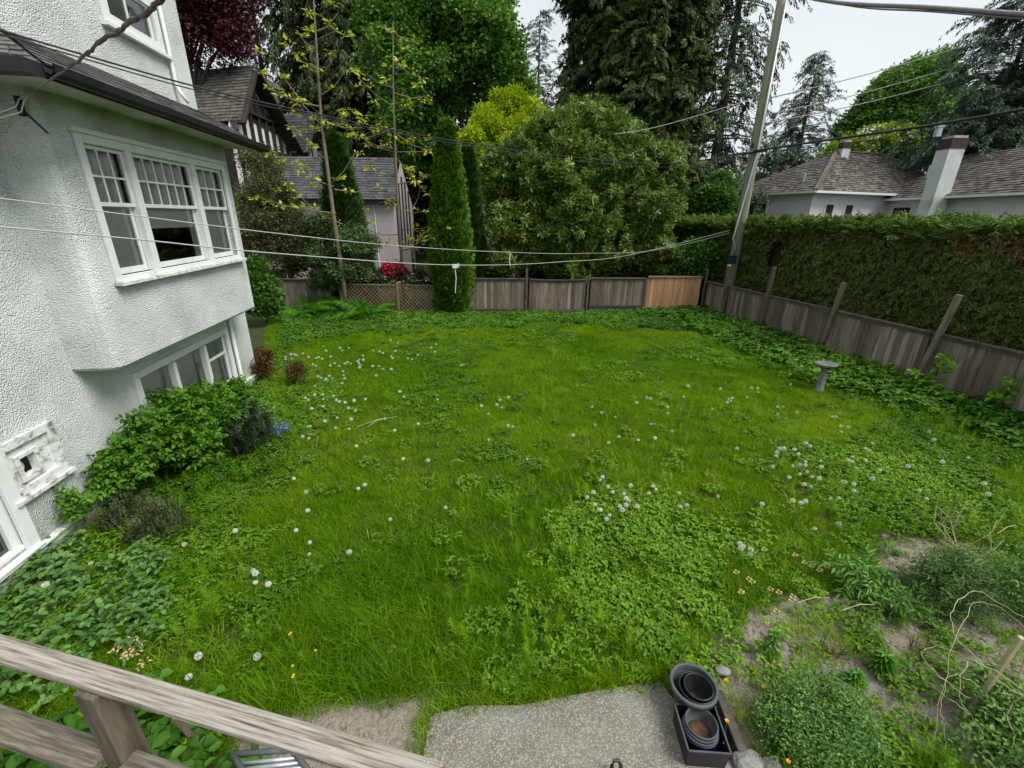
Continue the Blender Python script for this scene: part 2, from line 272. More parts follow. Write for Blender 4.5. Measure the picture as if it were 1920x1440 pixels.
def blades(base,d,Ln,Wd,bend,seg=3):
    """narrow tapering bent strips"""
    base=np.asarray(base,float); n=len(base); d=nrm(np.asarray(d,float)); Ln=np.broadcast_to(np.asarray(Ln,float).reshape(-1,1),(n,1)); bend=np.broadcast_to(np.asarray(bend,float).reshape(-1,1),(n,1))
    h=d.copy(); h[:,2]=0; h=nrm(h+1e-6); a=rng.uniform(0,6.28,n); s=np.stack([np.cos(a),np.sin(a),0*a],1); rows=[]
    for i in range(seg+1):
        f=i/seg; c=base+d*Ln*f+h*Ln*bend*f*f-np.array([0,0,1])*Ln*bend*.7*f*f*f; w=Wd*(1-f**1.5)*.5+1e-5
        rows+= [c-s*w,c+s*w]
    V=np.stack(rows,1).reshape(-1,3); k=np.arange(n)[:,None]*(2*seg+2); F=np.concatenate([k+[2*i,2*i+1,2*i+3,2*i+2] for i in range(seg)])
    return V,F
def cat(*parts):
    V=[];F=[];lv=[];b=0
    for (v,f),*m in parts:
        V.append(v); F.append(f+b); b+=len(v)
    return np.concatenate(V),np.concatenate(F)
def lvrand(V,k): return np.repeat(rng.random(len(V)//k),k)[:len(V)]
def proto(name,V,F,mat,lv=None,mi=None):
    return bpy.data.objects.new(name,mesh(name,V,F,mat,lv=lv,mi=mi))
def frame_rot(X,Z):
    """euler angles whose local z is Z and local x lies towards X"""
    Z=nrm(Z); X=nrm(X-Z*(X*Z).sum(1,keepdims=True)); Y=np.cross(Z,X)
    return np.stack([np.arctan2(Y[:,2],Z[:,2]),-np.arcsin(np.clip(X[:,2],-1,1)),np.arctan2(X[:,1],X[:,0])],1)
def ball(n,R=1,fl=1):
    v=nrm(rng.normal(size=(n,3)))*(rng.random((n,1))**.4)*R; v[:,2]*=fl; return v
def broad(name,mat,n=18,R=.4,Ln=.16,Wd=.09,fl=.6,out=.8,up=.6,six=False,k=3):
    ps=[]
    for i in range(k):
        b=ball(n,R,fl); d=nrm(b)*out+rng.normal(size=(n,3))*.6; d[:,2]*=.5
        u=np.array([0,0,1])*up+rng.normal(size=(n,3))*.45
        V,F=leaves(b,d,u,Ln*rng.uniform(.7,1.25,n),Wd*rng.uniform(.7,1.25,n),six=six)
        ps.append(proto(name,V,F,mat,lv=lvrand(V,6 if six else 4)))
    return ps
def fan(name,mat,n=26,Ln=.55,w=.05,droop=.35,k=3,spread=1.,leafl=.22):
    """flat drooping conifer spray along +X"""
    ps=[]
    for i in range(k):
        t=np.sort(rng.uniform(.05,1,n)); side=np.where(np.arange(n)%2,1,-1)
        b=np.stack([t*Ln,side*0.01,-droop*Ln*t*t],1)+rng.normal(size=(n,3))*.03*Ln
        ang=side*rng.uniform(.35,.95,n)*spread; d=np.stack([np.cos(ang),np.sin(ang),-rng.uniform(.1,.7,n)*droop*2],1)
        V,F=leaves(b,d,np.array([0,0,1])+rng.normal(size=(n,3))*.3,leafl*rng.uniform(.6,1.2,n)*(1.15-t*.6),w*rng.uniform(.7,1.3,n),droop=.35,six=False)
        ps.append(proto(name,V,F,mat,lv=lvrand(V,4)))
    return ps
GROUPS={}
def group_for(ps):
    key=tuple(p.name for p in ps)
    if key in GROUPS: return GROUPS[key]
    g=bpy.data.node_groups.new('scatter','GeometryNodeTree'); g.interface.new_socket('Geometry',in_out='INPUT',socket_type='NodeSocketGeometry'); g.interface.new_socket('Geometry',in_out='OUTPUT',socket_type='NodeSocketGeometry')
    N=g.nodes; K=g.links.new; gi=N.new('NodeGroupInput'); go=N.new('NodeGroupOutput'); jn=N.new('GeometryNodeJoinGeometry')
    def na(n,t):
        a=N.new('GeometryNodeInputNamedAttribute'); a.data_type=t; a.inputs[0].default_value=n; return a.outputs[0]
    rot=N.new('FunctionNodeEulerToRotation'); K(na('rot','FLOAT_VECTOR'),rot.inputs[0]); scl=na('scl','FLOAT_VECTOR'); var=na('var','INT')
    for i,p in enumerate(ps):
        cmp=N.new('FunctionNodeCompare'); cmp.data_type='INT'; cmp.operation='EQUAL'; K(var,cmp.inputs[2]); cmp.inputs[3].default_value=i
        oi=N.new('GeometryNodeObjectInfo'); oi.inputs[0].default_value=p; oi.inputs['As Instance'].default_value=False
        io=N.new('GeometryNodeInstanceOnPoints'); K(gi.outputs[0],io.inputs['Points']); K(cmp.outputs[0],io.inputs['Selection']); K(oi.outputs['Geometry'],io.inputs['Instance']); K(rot.outputs[0],io.inputs['Rotation']); K(scl,io.inputs['Scale'])
        K(io.outputs[0],jn.inputs[0])
    K(jn.outputs[0],go.inputs[0]); GROUPS[key]=g; return g
def scatter(name,P,ps,rot=None,scl=1.,tint=None,parent=None,kind='stuff',label=None,cat_=None):
    P=np.asarray(P,float); n=len(P); me=bpy.data.meshes.new(name); me.vertices.add(n); me.vertices.foreach_set('co',P.astype(np.float32).ravel())
    if rot is None: rot=np.stack([rng.normal(size=n)*.15,rng.normal(size=n)*.15,rng.uniform(0,6.28,n)],1)
    scl=np.asarray(scl,float)
    if scl.ndim<2: scl=np.broadcast_to(scl.reshape(-1,1),(n,3))
    tint=rng.random(n) if tint is None else np.clip(tint,0,1)
    for nm,ty,da,at in (('rot','FLOAT_VECTOR',rot,'vector'),('scl','FLOAT_VECTOR',scl,'vector'),('tint','FLOAT',tint,'value'),('var','INT',rng.integers(0,len(ps),n),'value')):
        a=me.attributes.new(nm,ty,'POINT'); a.data.foreach_set(at,np.ascontiguousarray(da,np.int32 if ty=='INT' else np.float32).ravel())
    for m in ps[0].data.materials: me.materials.append(m)
    o=bpy.data.objects.new(name,me); put(o,parent); md=o.modifiers.new('scatter','NODES'); md.node_group=group_for(ps)
    return tag(o,label,cat_,None,kind)
def vnoise(P,f,seed=0):
    """smooth value noise in 0..1"""
    P=np.asarray(P,float)*f; i=np.floor(P).astype(np.int64); u=P-i; u=u*u*(3-2*u); dim=P.shape[1]; out=0
    for c in range(2**dim):
        o=np.array([(c>>k)&1 for k in range(dim)]); q=i+o; h=np.zeros(len(P))
        for k in range(dim): h=h+q[:,k]*(12.9898,78.233,37.719)[k]
        h=np.abs(np.sin(h+seed*1.7)*43758.5453)%1; out=out+h*np.prod(np.where(o,u,1-u),1)
    return out
def inpoly(P,poly):
    x,y=P[:,0],P[:,1]; r=np.zeros(len(P),bool); n=len(poly)
    for i in range(n):
        x1,y1=poly[i][:2]; x2,y2=poly[(i+1)%n][:2]; c=((y1>y)!=(y2>y)); 
        with np.errstate(divide='ignore',invalid='ignore'): r^= c&(x<(x2-x1)*(y-y1)/(y2-y1+1e-12)+x1)
    return r
def gpoly(pts): return [G(*p)[:2] for p in pts]
def gz(x,y):
    x=np.asarray(x,float); y=np.asarray(y,float)
    z=.05*(vnoise(np.stack([x.ravel(),y.ravel()],1),.45,3)-.5).reshape(x.shape)
    fx=7.55+(17.6-y)*.193
    w=np.clip((x-(fx-2.2))/2.2,0,1)*np.clip((y-6.5)/4,0,1)*np.clip((24-y)/5,0,1); return z*np.clip((y-2.4)/2,0,1)+.10*w
# ---------------------------------------------------------------- ground
SOIL=gpoly([(1310,1185),(1380,1130),(1440,1085),(1560,1095),(1640,1030),(1760,1005),(1930,1050),(2050,1150),(2050,1500),(1420,1500),(1330,1300)])
PATCH=[gpoly([(1270,880),(1330,870),(1340,890),(1280,900)])]
xs=np.concatenate([[-900,-300,-120,-60,-35,-22,-15],np.arange(-11,13,.14),[16,22,35,60,120,300,900]]); ys=np.concatenate([[-900,-300,-60,-20,-6,-2],np.arange(0,20,.14),[23,28,40,60,120,300,900]])
XX,YY=np.meshgrid(xs,ys); ZZ=gz(XX,YY); P2=np.stack([XX.ravel(),YY.ravel()],1)
soilv=inpoly(P2,SOIL).astype(float); nn=vnoise(P2,2.2,5); soilv=np.clip(soilv*(.55+nn),0,1)
under=inpoly(P2,[(-1.9,2.1),(-1.5,2.26),(-.5,2.42),(-.5,0),(-1.9,0)]).astype(float); soilv=np.maximum(soilv,under)
nx,ny=len(xs),len(ys); ii,jj=np.meshgrid(np.arange(nx-1),np.arange(ny-1)); a=(jj*nx+ii).ravel(); Fg=np.stack([a,a+1,a+nx+1,a+nx],1)
def gextra(N,K,c,col):
    a=N.new('ShaderNodeAttribute'); a.attribute_name='soil'
    n=N.new('ShaderNodeTexNoise'); n.inputs['Scale'].default_value=34; n.inputs['Detail'].default_value=12; n.inputs['Roughness'].default_value=.85; K(c.outputs['Object'],n.inputs['Vector'])
    r=N.new('ShaderNodeValToRGB'); e=r.color_ramp.elements; e[0].position=.28; e[0].color=(.075,.06,.046,1); e[1].position=.68; e[1].color=(.36,.315,.26,1); K(n.outputs[0],r.inputs[0])
    mx=N.new('ShaderNodeMix'); mx.data_type='RGBA'; K(a.outputs['Fac'],mx.inputs[0]); K(col,mx.inputs[6]); K(r.outputs[0],mx.inputs[7]); return mx.outputs[2]
MAT['ground']=mk('soil and thatch',[(.3,(.018,.025,.006)),(.5,(.035,.05,.012)),(.7,(.06,.065,.02))],scale=3,detail=8,rough=1,bump=(24,.9,.03),extra=gextra)
me=mesh('ground',np.stack([XX.ravel(),YY.ravel(),ZZ.ravel()],1),Fg,MAT['ground'],smooth=True)
at=me.attributes.new('soil','FLOAT','POINT'); at.data.foreach_set('value',soilv.astype(np.float32))
ground=put(bpy.data.objects.new('ground',me)); tag(ground,kind='structure')
# patio slab of exposed aggregate with an uneven grown-over edge
edge=[(-.62,-1.5),(-.62,.4),(-.6,1.2),(-.57,2.19),(-.3,2.26),(.1,2.27),(.55,2.36),(1.0,2.44),(1.22,2.47),(1.3,2.3),(1.42,2.02),(1.62,1.86),(1.75,1.5),(1.8,-1.5)]
b=MB(); nE=len(edge); b.add([(x,y,.028) for x,y in edge]+[(x,y,-.1) for x,y in edge],[tuple(range(nE))[::-1]]+[(i,(i+1)%nE,nE+(i+1)%nE,nE+i) for i in range(nE)])
b.build('patio',MAT['patio'],kind='structure')

# ---------------------------------------------------------------- white house beside the yard
HO=np.array([-4.86,3.17,0.]); hu=np.array([-.1331,.9911,0]); hn=np.array([.9911,.1331,0]); hz=np.array([0,0,1.])
def hp(s,d,z): return HO+hu*s+hn*d+hz*z
class HB(MB):
    def hb(q,s,d,z,r=None): return q.obox(HO,hu,hn,hz,s,d,z,r)
    def wall(q,s0,s1,z0,z1,d,holes=(),depth=.12):
        S=sorted({s0,s1,*[v for h in holes for v in h[:2]]}); Z=sorted({z0,z1,*[v for h in holes for v in h[2:]]})
        for i in range(len(S)-1):
            for j in range(len(Z)-1):
                cs,cz=(S[i]+S[i+1])/2,(Z[j]+Z[j+1])/2
                if any(h[0]<cs<h[1] and h[2]<cz<h[3] for h in holes): continue
                q.add([hp(S[i],d,Z[j]),hp(S[i+1],d,Z[j]),hp(S[i+1],d,Z[j+1]),hp(S[i],d,Z[j+1])],[(3,2,1,0)],.5)
        for h in holes:
            a,b_,c,e=h
            for p,r in (((a,c),(b_,c)),((b_,c),(b_,e)),((b_,e),(a,e)),((a,e),(a,c))):
                q.add([hp(p[0],d,p[1]),hp(r[0],d,r[1]),hp(r[0],d-depth,r[1]),hp(p[0],d-depth,p[1])],[(0,1,2,3)],.5)
        return q
house=thing('white_house','white roughcast house with a grey pent roof over its projecting bay window','house',tuple(hp(2,-1,0)))
BW=(2.02,5.16,2.78,4.22); BS=(2.55,5.08,.40,1.36); VT=(.5,1.08,.83,1.35); DR=(-.7,.42,.3,1.5); UW=(3.95,5.05,5.85,7.3)
hb=HB(); hb.wall(-5,6.1,.2,1.77,0,[BS,VT,DR]); hb.wall(-5,1.66,1.77,4.62,0); hb.wall(-5,5.88,4.62,9.5,0,[UW])
hb.add([hp(6.1,0,.2),hp(6.1,-7,.2),hp(6.1,-7,1.77),hp(6.1,0,1.77)],[(0,1,2,3)]); hb.add([hp(5.88,0,1.77),hp(5.88,-7,1.77),hp(5.88,-7,9.5),hp(5.88,0,9.5)],[(0,1,2,3)])
hb.add([hp(-5,-7,9.5),hp(5.88,-7,9.5),hp(5.88,0,9.5),hp(-5,0,9.5)],[(0,1,2,3)]); hb.add([hp(5.42,0,1.77),hp(6.1,0,1.77),hp(6.1,-7,1.77),hp(5.42,-7,1.77)],[(0,1,2,3)])
hb.build('wall',MAT['stucco'],house)
# the bay: front with its window hole, rounded near corner, underside
hb=HB(); hb.wall(1.76,5.42,1.80,4.62,.5,[BW])
cor=[(1.62,0),(1.62,.36),(1.635,.44),(1.68,.485),(1.76,.5)]
for (a,b_) in zip(cor[:-1],cor[1:]): hb.add([hp(*a,1.80),hp(*b_,1.80),hp(*b_,4.62),hp(*a,4.62)],[(0,3,2,1)])
hb.add([hp(5.42,.5,1.80),hp(5.42,0,1.80),hp(5.42,0,4.62),hp(5.42,.5,4.62)],[(0,1,2,3)])
low=[(1.66,0),(1.66,.34),(1.67,.41),(1.71,.45),(1.78,.46),(5.38,.46),(5.38,0)]; top=cor+[(5.42,.5),(5.42,0)]
for i in range(6): hb.add([hp(*top[i],1.80),hp(*top[i+1],1.80),hp(*low[i+1],1.76),hp(*low[i],1.76)],[(0,1,2,3)])
hb.add([hp(*p,1.76) for p in low],[tuple(range(7))]); hb.build('bay_wall',MAT['stucco'],house)
hb=HB(); hb.add([hp(.9,0,4.62),hp(.9,.98,4.57),hp(5.75,.98,4.57),hp(5.75,0,4.62)],[(0,1,2,3)]); hb.build('soffit',MAT['stucco'],house)
# foundation and water-table board
hb=HB(); hb.hb((-5,6.12),(-.4,.03),(-.3,.12)); hb.build('foundation',MAT['concrete'],house)
hb=HB(); hb.hb((-5,6.13),(.001,.045),(.14,.22)); hb.hb((-5,6.14),(.001,.075),(.2205,.25)); hb.build('base_board',MAT['peel'],house,bevel=.006)
# pent roof
roof=HB(); roof.add([hp(1.08,1.02,4.66),hp(5.78,1.02,4.66),hp(5.9,-.02,5.2),hp(2.1,-.02,5.2)],[(0,1,2,3)]); roof.add([hp(.92,0,4.66),hp(1.08,1.02,4.66),hp(2.1,-.02,5.2)],[(0,1,2)])
roof.add([hp(5.78,1.02,4.66),hp(5.78,0,4.60),hp(5.9,-.02,5.2)],[(0,1,2)]); ro=roof.build('roof',MAT['roof'],house)
def shingles(mb,e0,e1,r1,r0,rows,wd,th=.02,jit=.15,lift=.012):
    """overlapping tapered shingles on the quad eave e0-e1, ridge r1-r0"""
    e0,e1,r1,r0=[np.array(v,float) for v in (e0,e1,r1,r0)]; nv=np.cross(e1-e0,r0-e0+(r1-e1)); nv/=np.linalg.norm(nv); 
    if nv[2]<0: nv=-nv
    for j in range(rows):
        f0=j/rows; f1=min((j+1.25)/rows,1); A0=e0+(r0-e0)*f0; A1=e1+(r1-e1)*f0; B0=e0+(r0-e0)*f1; B1=e1+(r1-e1)*f1; ln=np.linalg.norm(A1-A0); k=max(1,int(ln/wd)); off=random.random()
        cut=[0]+[min(max((i+off+random.uniform(-jit,jit))/k,0),1) for i in range(k)]+[1]
        for a,c in zip(cut[:-1],cut[1:]):
            if c-a<1e-3: continue
            t=th*random.uniform(.7,1.3); l=lift+random.uniform(0,th*.4); g=.004/max(ln,.1)
            p=A0+(A1-A0)*(a+g); q=A0+(A1-A0)*(c-g); r=B0+(B1-B0)*(c-g); s=B0+(B1-B0)*(a+g); dn=(A0-B0); dn=dn/np.linalg.norm(dn)*random.uniform(0,.02)
            p=p+dn; q=q+dn
            mb.add([p,q,p+nv*(l+t),q+nv*(l+t),r+nv*l*.4,s+nv*l*.4],[(0,1,3,2),(2,3,4,5)])
sb=MB(); shingles(sb,hp(1.08,1.04,4.66),hp(5.80,1.04,4.66),hp(5.9,0.01,5.2),hp(2.1,0.01,5.2),8,.30,.012,lift=.004); shingles(sb,hp(.92,0,4.66),hp(1.08,1.02,4.66),hp(2.1,-.02,5.2),hp(2.1,-.02,5.2),8,.3,.012,lift=.004)
sb.build('shingle',MAT['roof'],ro,kind='stuff')
hb=HB(); hb.hb((1.06,5.76),(1.0,1.03),(4.555,4.66)); hb.hb((.9,1.06),(0,1.03),(4.555,4.66)); hb.build('fascia',MAT['blackpaint'],ro)
gb=MB(); prof=[(1.031,4.66),(1.031,4.60),(1.05,4.565),(1.09,4.565),(1.115,4.60),(1.125,4.665),(1.115,4.665),(1.105,4.61),(1.085,4.58),(1.045,4.6)]
for i in range(len(prof)):
    a,c=prof[i],prof[(i+1)%len(prof)]; gb.add([hp(1.08,*a),hp(5.82,*a),hp(5.82,*c),hp(1.08,*c)],[(0,1,2,3)])
gb.add([hp(5.82,*p) for p in prof[:6]],[tuple(range(6))]); gb.build('gutter',MAT['blackpaint'],ro)
# down pipes
pb=MB(); pb.tube([hp(5.22,.05,9.4),hp(5.22,.05,5.45),hp(5.22,.09,5.33),hp(5.25,.17,5.2)],.03,8); pb.build('downpipe',MAT['paint'],house,True)
pb=MB(); pb.tube([hp(5.28,.05,1.75),hp(5.28,.05,.2),hp(5.3,.09,.06)],.035,8); pb.build('downpipe',MAT['paint'],house,True)
# windows --------------------------------------------------------
def pane_(par,s,z,d,name='pane'):
    h=HB(); h.add([hp(s[0],d,z[0]),hp(s[1],d,z[0]),hp(s[1],d,z[1]),hp(s[0],d,z[1])],[(0,1,2,3)]); return h.build(name,MAT['glass'],par)
def frame_(h,s,z,d,w,wb=None):
    wb=wb or w; h.hb((s[0],s[0]+w),d,z); h.hb((s[1]-w,s[1]),d,z); h.hb((s[0]+w,s[1]-w),d,(z[0],z[0]+wb)); h.hb((s[0]+w,s[1]-w),d,(z[1]-w,z[1]))
def bay_window():
    h=HB(); frame_(h,(1.96,5.22),(2.74,4.28),(.502,.535),.09,.06)
    for a,c in ((2.70,2.82),(4.14,4.26)): h.hb((a,c),(.44,.532),(2.80,4.19))
    h.hb((1.94,5.24),(.502,.56),(4.281,4.33)); w=h.build('window',MAT['paint'],house,bevel=.005)
    q=HB(); q.hb((1.93,5.25),(.502,.60),(2.695,2.739)); q.build('sill',MAT['peel'],w,bevel=.005)
    for (a,c,nc,blind,peek) in ((2.05,2.70,3,2.80,None),(2.82,4.14,6,3.30,1),(4.26,5.13,3,2.80,None)):
        zm=3.58
        up=HB(); frame_(up,(a,c),(zm-.02,4.19),(.455,.49),.045); up.build('sash',MAT['paint'],w,bevel=.003)
        lo=HB(); frame_(lo,(a,c),(2.80,zm+.02),(.405,.44),.05,.07); lo.build('sash',MAT['paint'],w,bevel=.003)
        for i in range(1,nc):
            m=HB(); x=a+.045+(c-a-.09)*i/nc; m.hb((x-.011,x+.011),(.462,.484),(zm+.025,4.145)); m.build('muntin',MAT['paint'],w)
        m=HB(); zc=(zm+.025+4.145)/2; m.hb((a+.045,c-.045),(.463,.486),(zc-.011,zc+.011)); m.build('muntin',MAT['paint'],w)
        for i in range(nc):
            x0=a+.045+(c-a-.09)*i/nc; x1=a+.045+(c-a-.09)*(i+1)/nc
            pane_(w,(x0,x1),(zm+.02,zc),.472); pane_(w,(x0,x1),(zc,4.15),.472)
        pane_(w,(a+.05,c-.05),(2.87,zm-.03),.422)
        h=HB(); h.hb((a+.06,c-.01),(.388,.393),(blind,4.2)); h.build('blind',MAT['cream'],w)
    # dim room behind
    h=HB(); R=((1.9,5.3),(-3.2,.34),(2.2,4.5)); 
    for f in ((0,1),(1,0),(2,0),(2,1)):
        pass
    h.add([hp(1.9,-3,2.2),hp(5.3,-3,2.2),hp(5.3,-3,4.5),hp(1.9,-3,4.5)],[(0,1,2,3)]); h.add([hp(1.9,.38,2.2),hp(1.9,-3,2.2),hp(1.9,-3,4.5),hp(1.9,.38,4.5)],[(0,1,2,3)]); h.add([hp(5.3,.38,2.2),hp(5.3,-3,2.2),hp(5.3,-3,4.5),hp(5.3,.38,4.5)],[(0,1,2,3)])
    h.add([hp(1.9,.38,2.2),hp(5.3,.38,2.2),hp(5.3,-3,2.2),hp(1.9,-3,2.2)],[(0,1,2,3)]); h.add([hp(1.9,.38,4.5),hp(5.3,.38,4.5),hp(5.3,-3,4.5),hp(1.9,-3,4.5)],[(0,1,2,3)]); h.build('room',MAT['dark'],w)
bay_window()
def base_window():
    a,c,z0,z1=BS; h=HB(); frame_(h,(a-.09,c+.09),(z0-.06,z1+.09),(.002,.04),.1); frame_(h,(a+.0,c),(z0,z1),(-.09,-.03),.05)
    for x in (3.38,4.30): h.hb((x-.04,x+.04),(-.09,.03),(z0+.04,z1-.04))
    h.hb((4.34,5.03),(-.085,-.02),(.98,1.02)); w=h.build('window',MAT['paint'],house,bevel=.004)
    for s in ((a+.05,3.35),(3.42,4.27)): pane_(w,s,(z0+.04,z1-.04),-.06)
    pane_(w,(4.33,5.04),(z0+.04,.99),-.06); pane_(w,(4.33,5.04),(1.02,z1-.04),-.05)
    h=HB(); h.hb((a,4.3),(-.2,-.19),(z0,z1)); h.hb((4.3,c),(-.2,-.19),(z0,1.0)); h.build('blind',MAT['cream'],w)
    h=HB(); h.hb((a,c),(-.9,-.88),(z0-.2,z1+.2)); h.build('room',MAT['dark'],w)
    h=HB(); h.hb((a-.12,c+.12),(.002,.09),(z0-.115,z0-.062)); h.build('sill',MAT['peel'],w)
base_window()
def vent():
    a,c,z0,z1=VT; h=HB(); frame_(h,(a-.04,c+.04),(z0-.03,z1+.04),(.002,.04),.09); 
    # boarded infill around the small opening
    o=(.66,.83,.97,1.17); h.hb((a+.04,o[0]),(-.06,.0),(z0+.05,z1-.04)); h.hb((o[1],c-.04),(-.06,.0),(z0+.05,z1-.04)); h.hb((o[0],o[1]),(-.06,.0),(z0+.05,o[2])); h.hb((o[0],o[1]),(-.06,.0),(o[3],z1-.04))
    frame_(h,(o[0]-.045,o[1]+.045),(o[2]-.045,o[3]+.045),(.002,.03),.045); h.hb((o[1]+.09,o[1]+.10),(-.06,.012),(z0+.05,z1-.05))
    v=h.build('vent_surround',MAT['peel'],house,bevel=.004)
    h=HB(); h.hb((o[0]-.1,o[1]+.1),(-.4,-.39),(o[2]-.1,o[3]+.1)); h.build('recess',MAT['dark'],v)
    t=MB(); ax=np.array([hu,hz,hn]); t.lathe([(.0,-.02),(.055,-.02),(.075,-.01),(.085,.02),(.06,.03),(.05,-.0)],hp(.73,-.12,1.03),20,ax); t.build('duct',MAT['cream'],v,True)
    h=HB(); h.hb((a-.06,c+.07),(.002,.075),(z0-.075,z0-.032)); h.build('sill',MAT['peel'],v)
vent()
def low_door():
    a,c,z0,z1=DR; h=HB(); h.hb((c-.03,c+.10),(.002,.045),(z0-.02,z1+.1)); h.hb((a-.1,c+.10),(.002,.085),(z0-.045,z0-.021)); h.hb((a,c),(-.11,.0),(z0,z0+.04)); h.hb((c-.1,c-.0),(-.11,-.03),(z0+.04,z1))
    d=h.build('window',MAT['paint'],house,bevel=.005); pane_(d,(a,c-.1),(z0+.04,z1),-.07); h=HB(); h.hb((a,c),(-.2,-.19),(z0,z1)); h.build('blind',MAT['cream'],d)
low_door()
def upper_window():
    a,c,z0,z1=UW; h=HB(); frame_(h,(a-.1,c+.1),(z0-.03,z1+.1),(.002,.04),.12); w=h.build('window',MAT['paint'],house,bevel=.004)
    h=HB(); frame_(h,(a,c),(z0,6.42),(-.07,-.03),.055); h.hb(((a+c)/2-.015,(a+c)/2+.015),(-.065,-.035),(z0+.05,6.37)); h.build('sash',MAT['paint'],w)
    h=HB(); frame_(h,(a,c),(6.40,z1),(-.03,.0),.055); h.build('sash',MAT['paint'],w)
    pane_(w,(a+.05,c-.05),(z0+.05,6.38),-.05); pane_(w,(a+.05,c-.05),(6.45,z1-.05),-.015); h=HB(); h.hb((a,c),(-.3,-.29),(6.3,z1)); h.build('blind',MAT['cream'],w); h=HB(); h.hb((a-.1,c+.1),(-.8,-.79),(z0-.1,z1)); h.build('room',MAT['dark'],w)
    h=HB(); h.hb((a-.16,c+.16),(.002,.09),(z0-.08,z0-.032)); h.build('sill',MAT['paint'],w)
upper_window()
# pulley bracket on the wall
_n=-hu; _o=hp(1.615,0,0)
bk=thing('wall_bracket','dark blue steel bracket bolted to the white wall under the eave','bracket',tuple(Pl(45,205,_o,_n)))
q0,q1,q2=[Pl(x,y,_o+_n*.05,_n) for x,y in ((32,180),(44,218),(90,250))]
m=MB(); m.beam(q0,q1,.04,.04,_n); m.build('plate',MAT['navy'],bk); m=MB(); m.beam((q0*.4+q1*.6),q2,.014,.014,_n); m.build('arm',MAT['navy'],bk)
for (p,c) in (((34,178),0),):
    m=MB(); e=Pl(-40,222,_o+_n*.2,_n); mid=Pl(40,210,_o+_n*.25,_n); st=Pl(60,172,_o+_n*.12,_n); m.tube([st,(st+mid)/2+_n*.03,mid,(mid+e)/2+[0,0,-.02],e],.007,6)
    tag(m.build('cable_loop',MAT['paint'],None,True),'white cable loop hanging from the bracket at the eave','cable')
    m=MB(); e=Pl(-40,214,_o+_n*.2,_n); mid=Pl(30,200,_o+_n*.25,_n); st=Pl(52,176,_o+_n*.15,_n); m.tube([st,(st+mid)/2+_n*.03,mid,(mid+e)/2+[0,0,-.02],e],.005,6)
    tag(m.build('cable_loop',MAT['paint'],None,True),'thinner upper white cable beside the loop at the wall bracket','cable')
# ---------------------------------------------------------------- fences
def place(proto_mesh,name,o,ax,ay,az,parent,mat=None,**kw):
    ob=bpy.data.objects.new(name,proto_mesh); m=Matrix.Identity(4)
    for i in range(3): m[i][0]=ax[i]; m[i][1]=ay[i]; m[i][2]=az[i]; m[i][3]=o[i]
    COL.objects.link(ob); 
    if parent is not None: ob.parent=parent; ob.matrix_parent_inverse=Matrix.Translation(-parent.location)
    ob.matrix_basis=m; return tag(ob,**kw)
def unit_board(name,w,t,h,mat,top=0):
    b=MB(); c=.008; pr=[(-w/2,0),(w/2,0),(w/2,t-c*.5),(w/2-c,t),(-w/2+c,t),(-w/2,t-c*.5)]
    n=6; b.add([(x,y,0) for x,y in pr]+[(x,y,h) for x,y in pr],[tuple(range(n)),tuple(range(n,2*n))[::-1]]+[(i,i+n,(i+1)%n+n,(i+1)%n) for i in range(n)])
    return mesh(name,b.V,b.F,mat)
def fence_run(fence,A,B,face,ztop,zbot,bw,mat,railmat,trim=True,kick=True,sag=0.):
    """one bay of close boards between two posts: boards, cap, trims and kick board"""
    A=np.array(A,float);B=np.array(B,float); d=B-A; ln=np.linalg.norm(d); d=d/ln; f=np.array(face,float); n=max(1,round(ln/bw)); w=ln/n
    h=ztop-zbot; me=unit_board('board',w*.985,.018,h,mat)
    dz=lambda t: -sag*4*t*(1-t)
    for i in range(n):
        t=(i+.5)/n; p=A+d*ln*t; off=random.uniform(-.004,.006); th=random.gauss(0,.006)
        dd=d*math.cos(th)+np.array([0,0,1])*math.sin(th); uu=np.cross(dd,f); uu=uu if uu[2]>0 else -uu
        place(me,'board',(p[0]+f[0]*off,p[1]+f[1]*off,zbot+dz(t)+random.uniform(-.008,.008)),d*math.cos(th)+np.array([0,0,1])*math.sin(th),f,uu,fence)
    def rail(name,y0,y1,z0,z1,m=railmat):
        b=MB(); k=5
        for j in range(k):
            t0,t1=j/k,(j+1)/k; a=A+d*ln*t0; c=A+d*ln*t1; za,zc=dz(t0),dz(t1)
            V=[]
            for (p,zz) in ((a,za),(c,zc)):
                for y in (y0,y1):
                    for z in (z0,z1): V.append((p[0]+f[0]*y,p[1]+f[1]*y,z+zz))
            b.add(V,[(0,1,3,2),(4,6,7,5),(0,4,5,1),(2,3,7,6),(0,2,6,4),(1,5,7,3)],.5)
        b.build(name,m,fence)
    rail('cap_rail',-.05,.075,ztop,ztop+.035)
    if trim: rail('trim',.026,.042,ztop-.07,ztop-.004)
    rail('back_rail',-.045,-.003,ztop-.1,ztop-.004)
    if kick: rail('kick_board',.026,.042,zbot-.0,zbot+.07); rail('sleeper',-.02,.02,zbot-.22,zbot-.012)
def post(fence,base,top,w=.095,f=(0,-1,0),mat=None,name='post'):
    b=MB(); b.beam(base,top,w,w,f); return b.build(name,mat or MAT['post'],fence,bevel=.006)
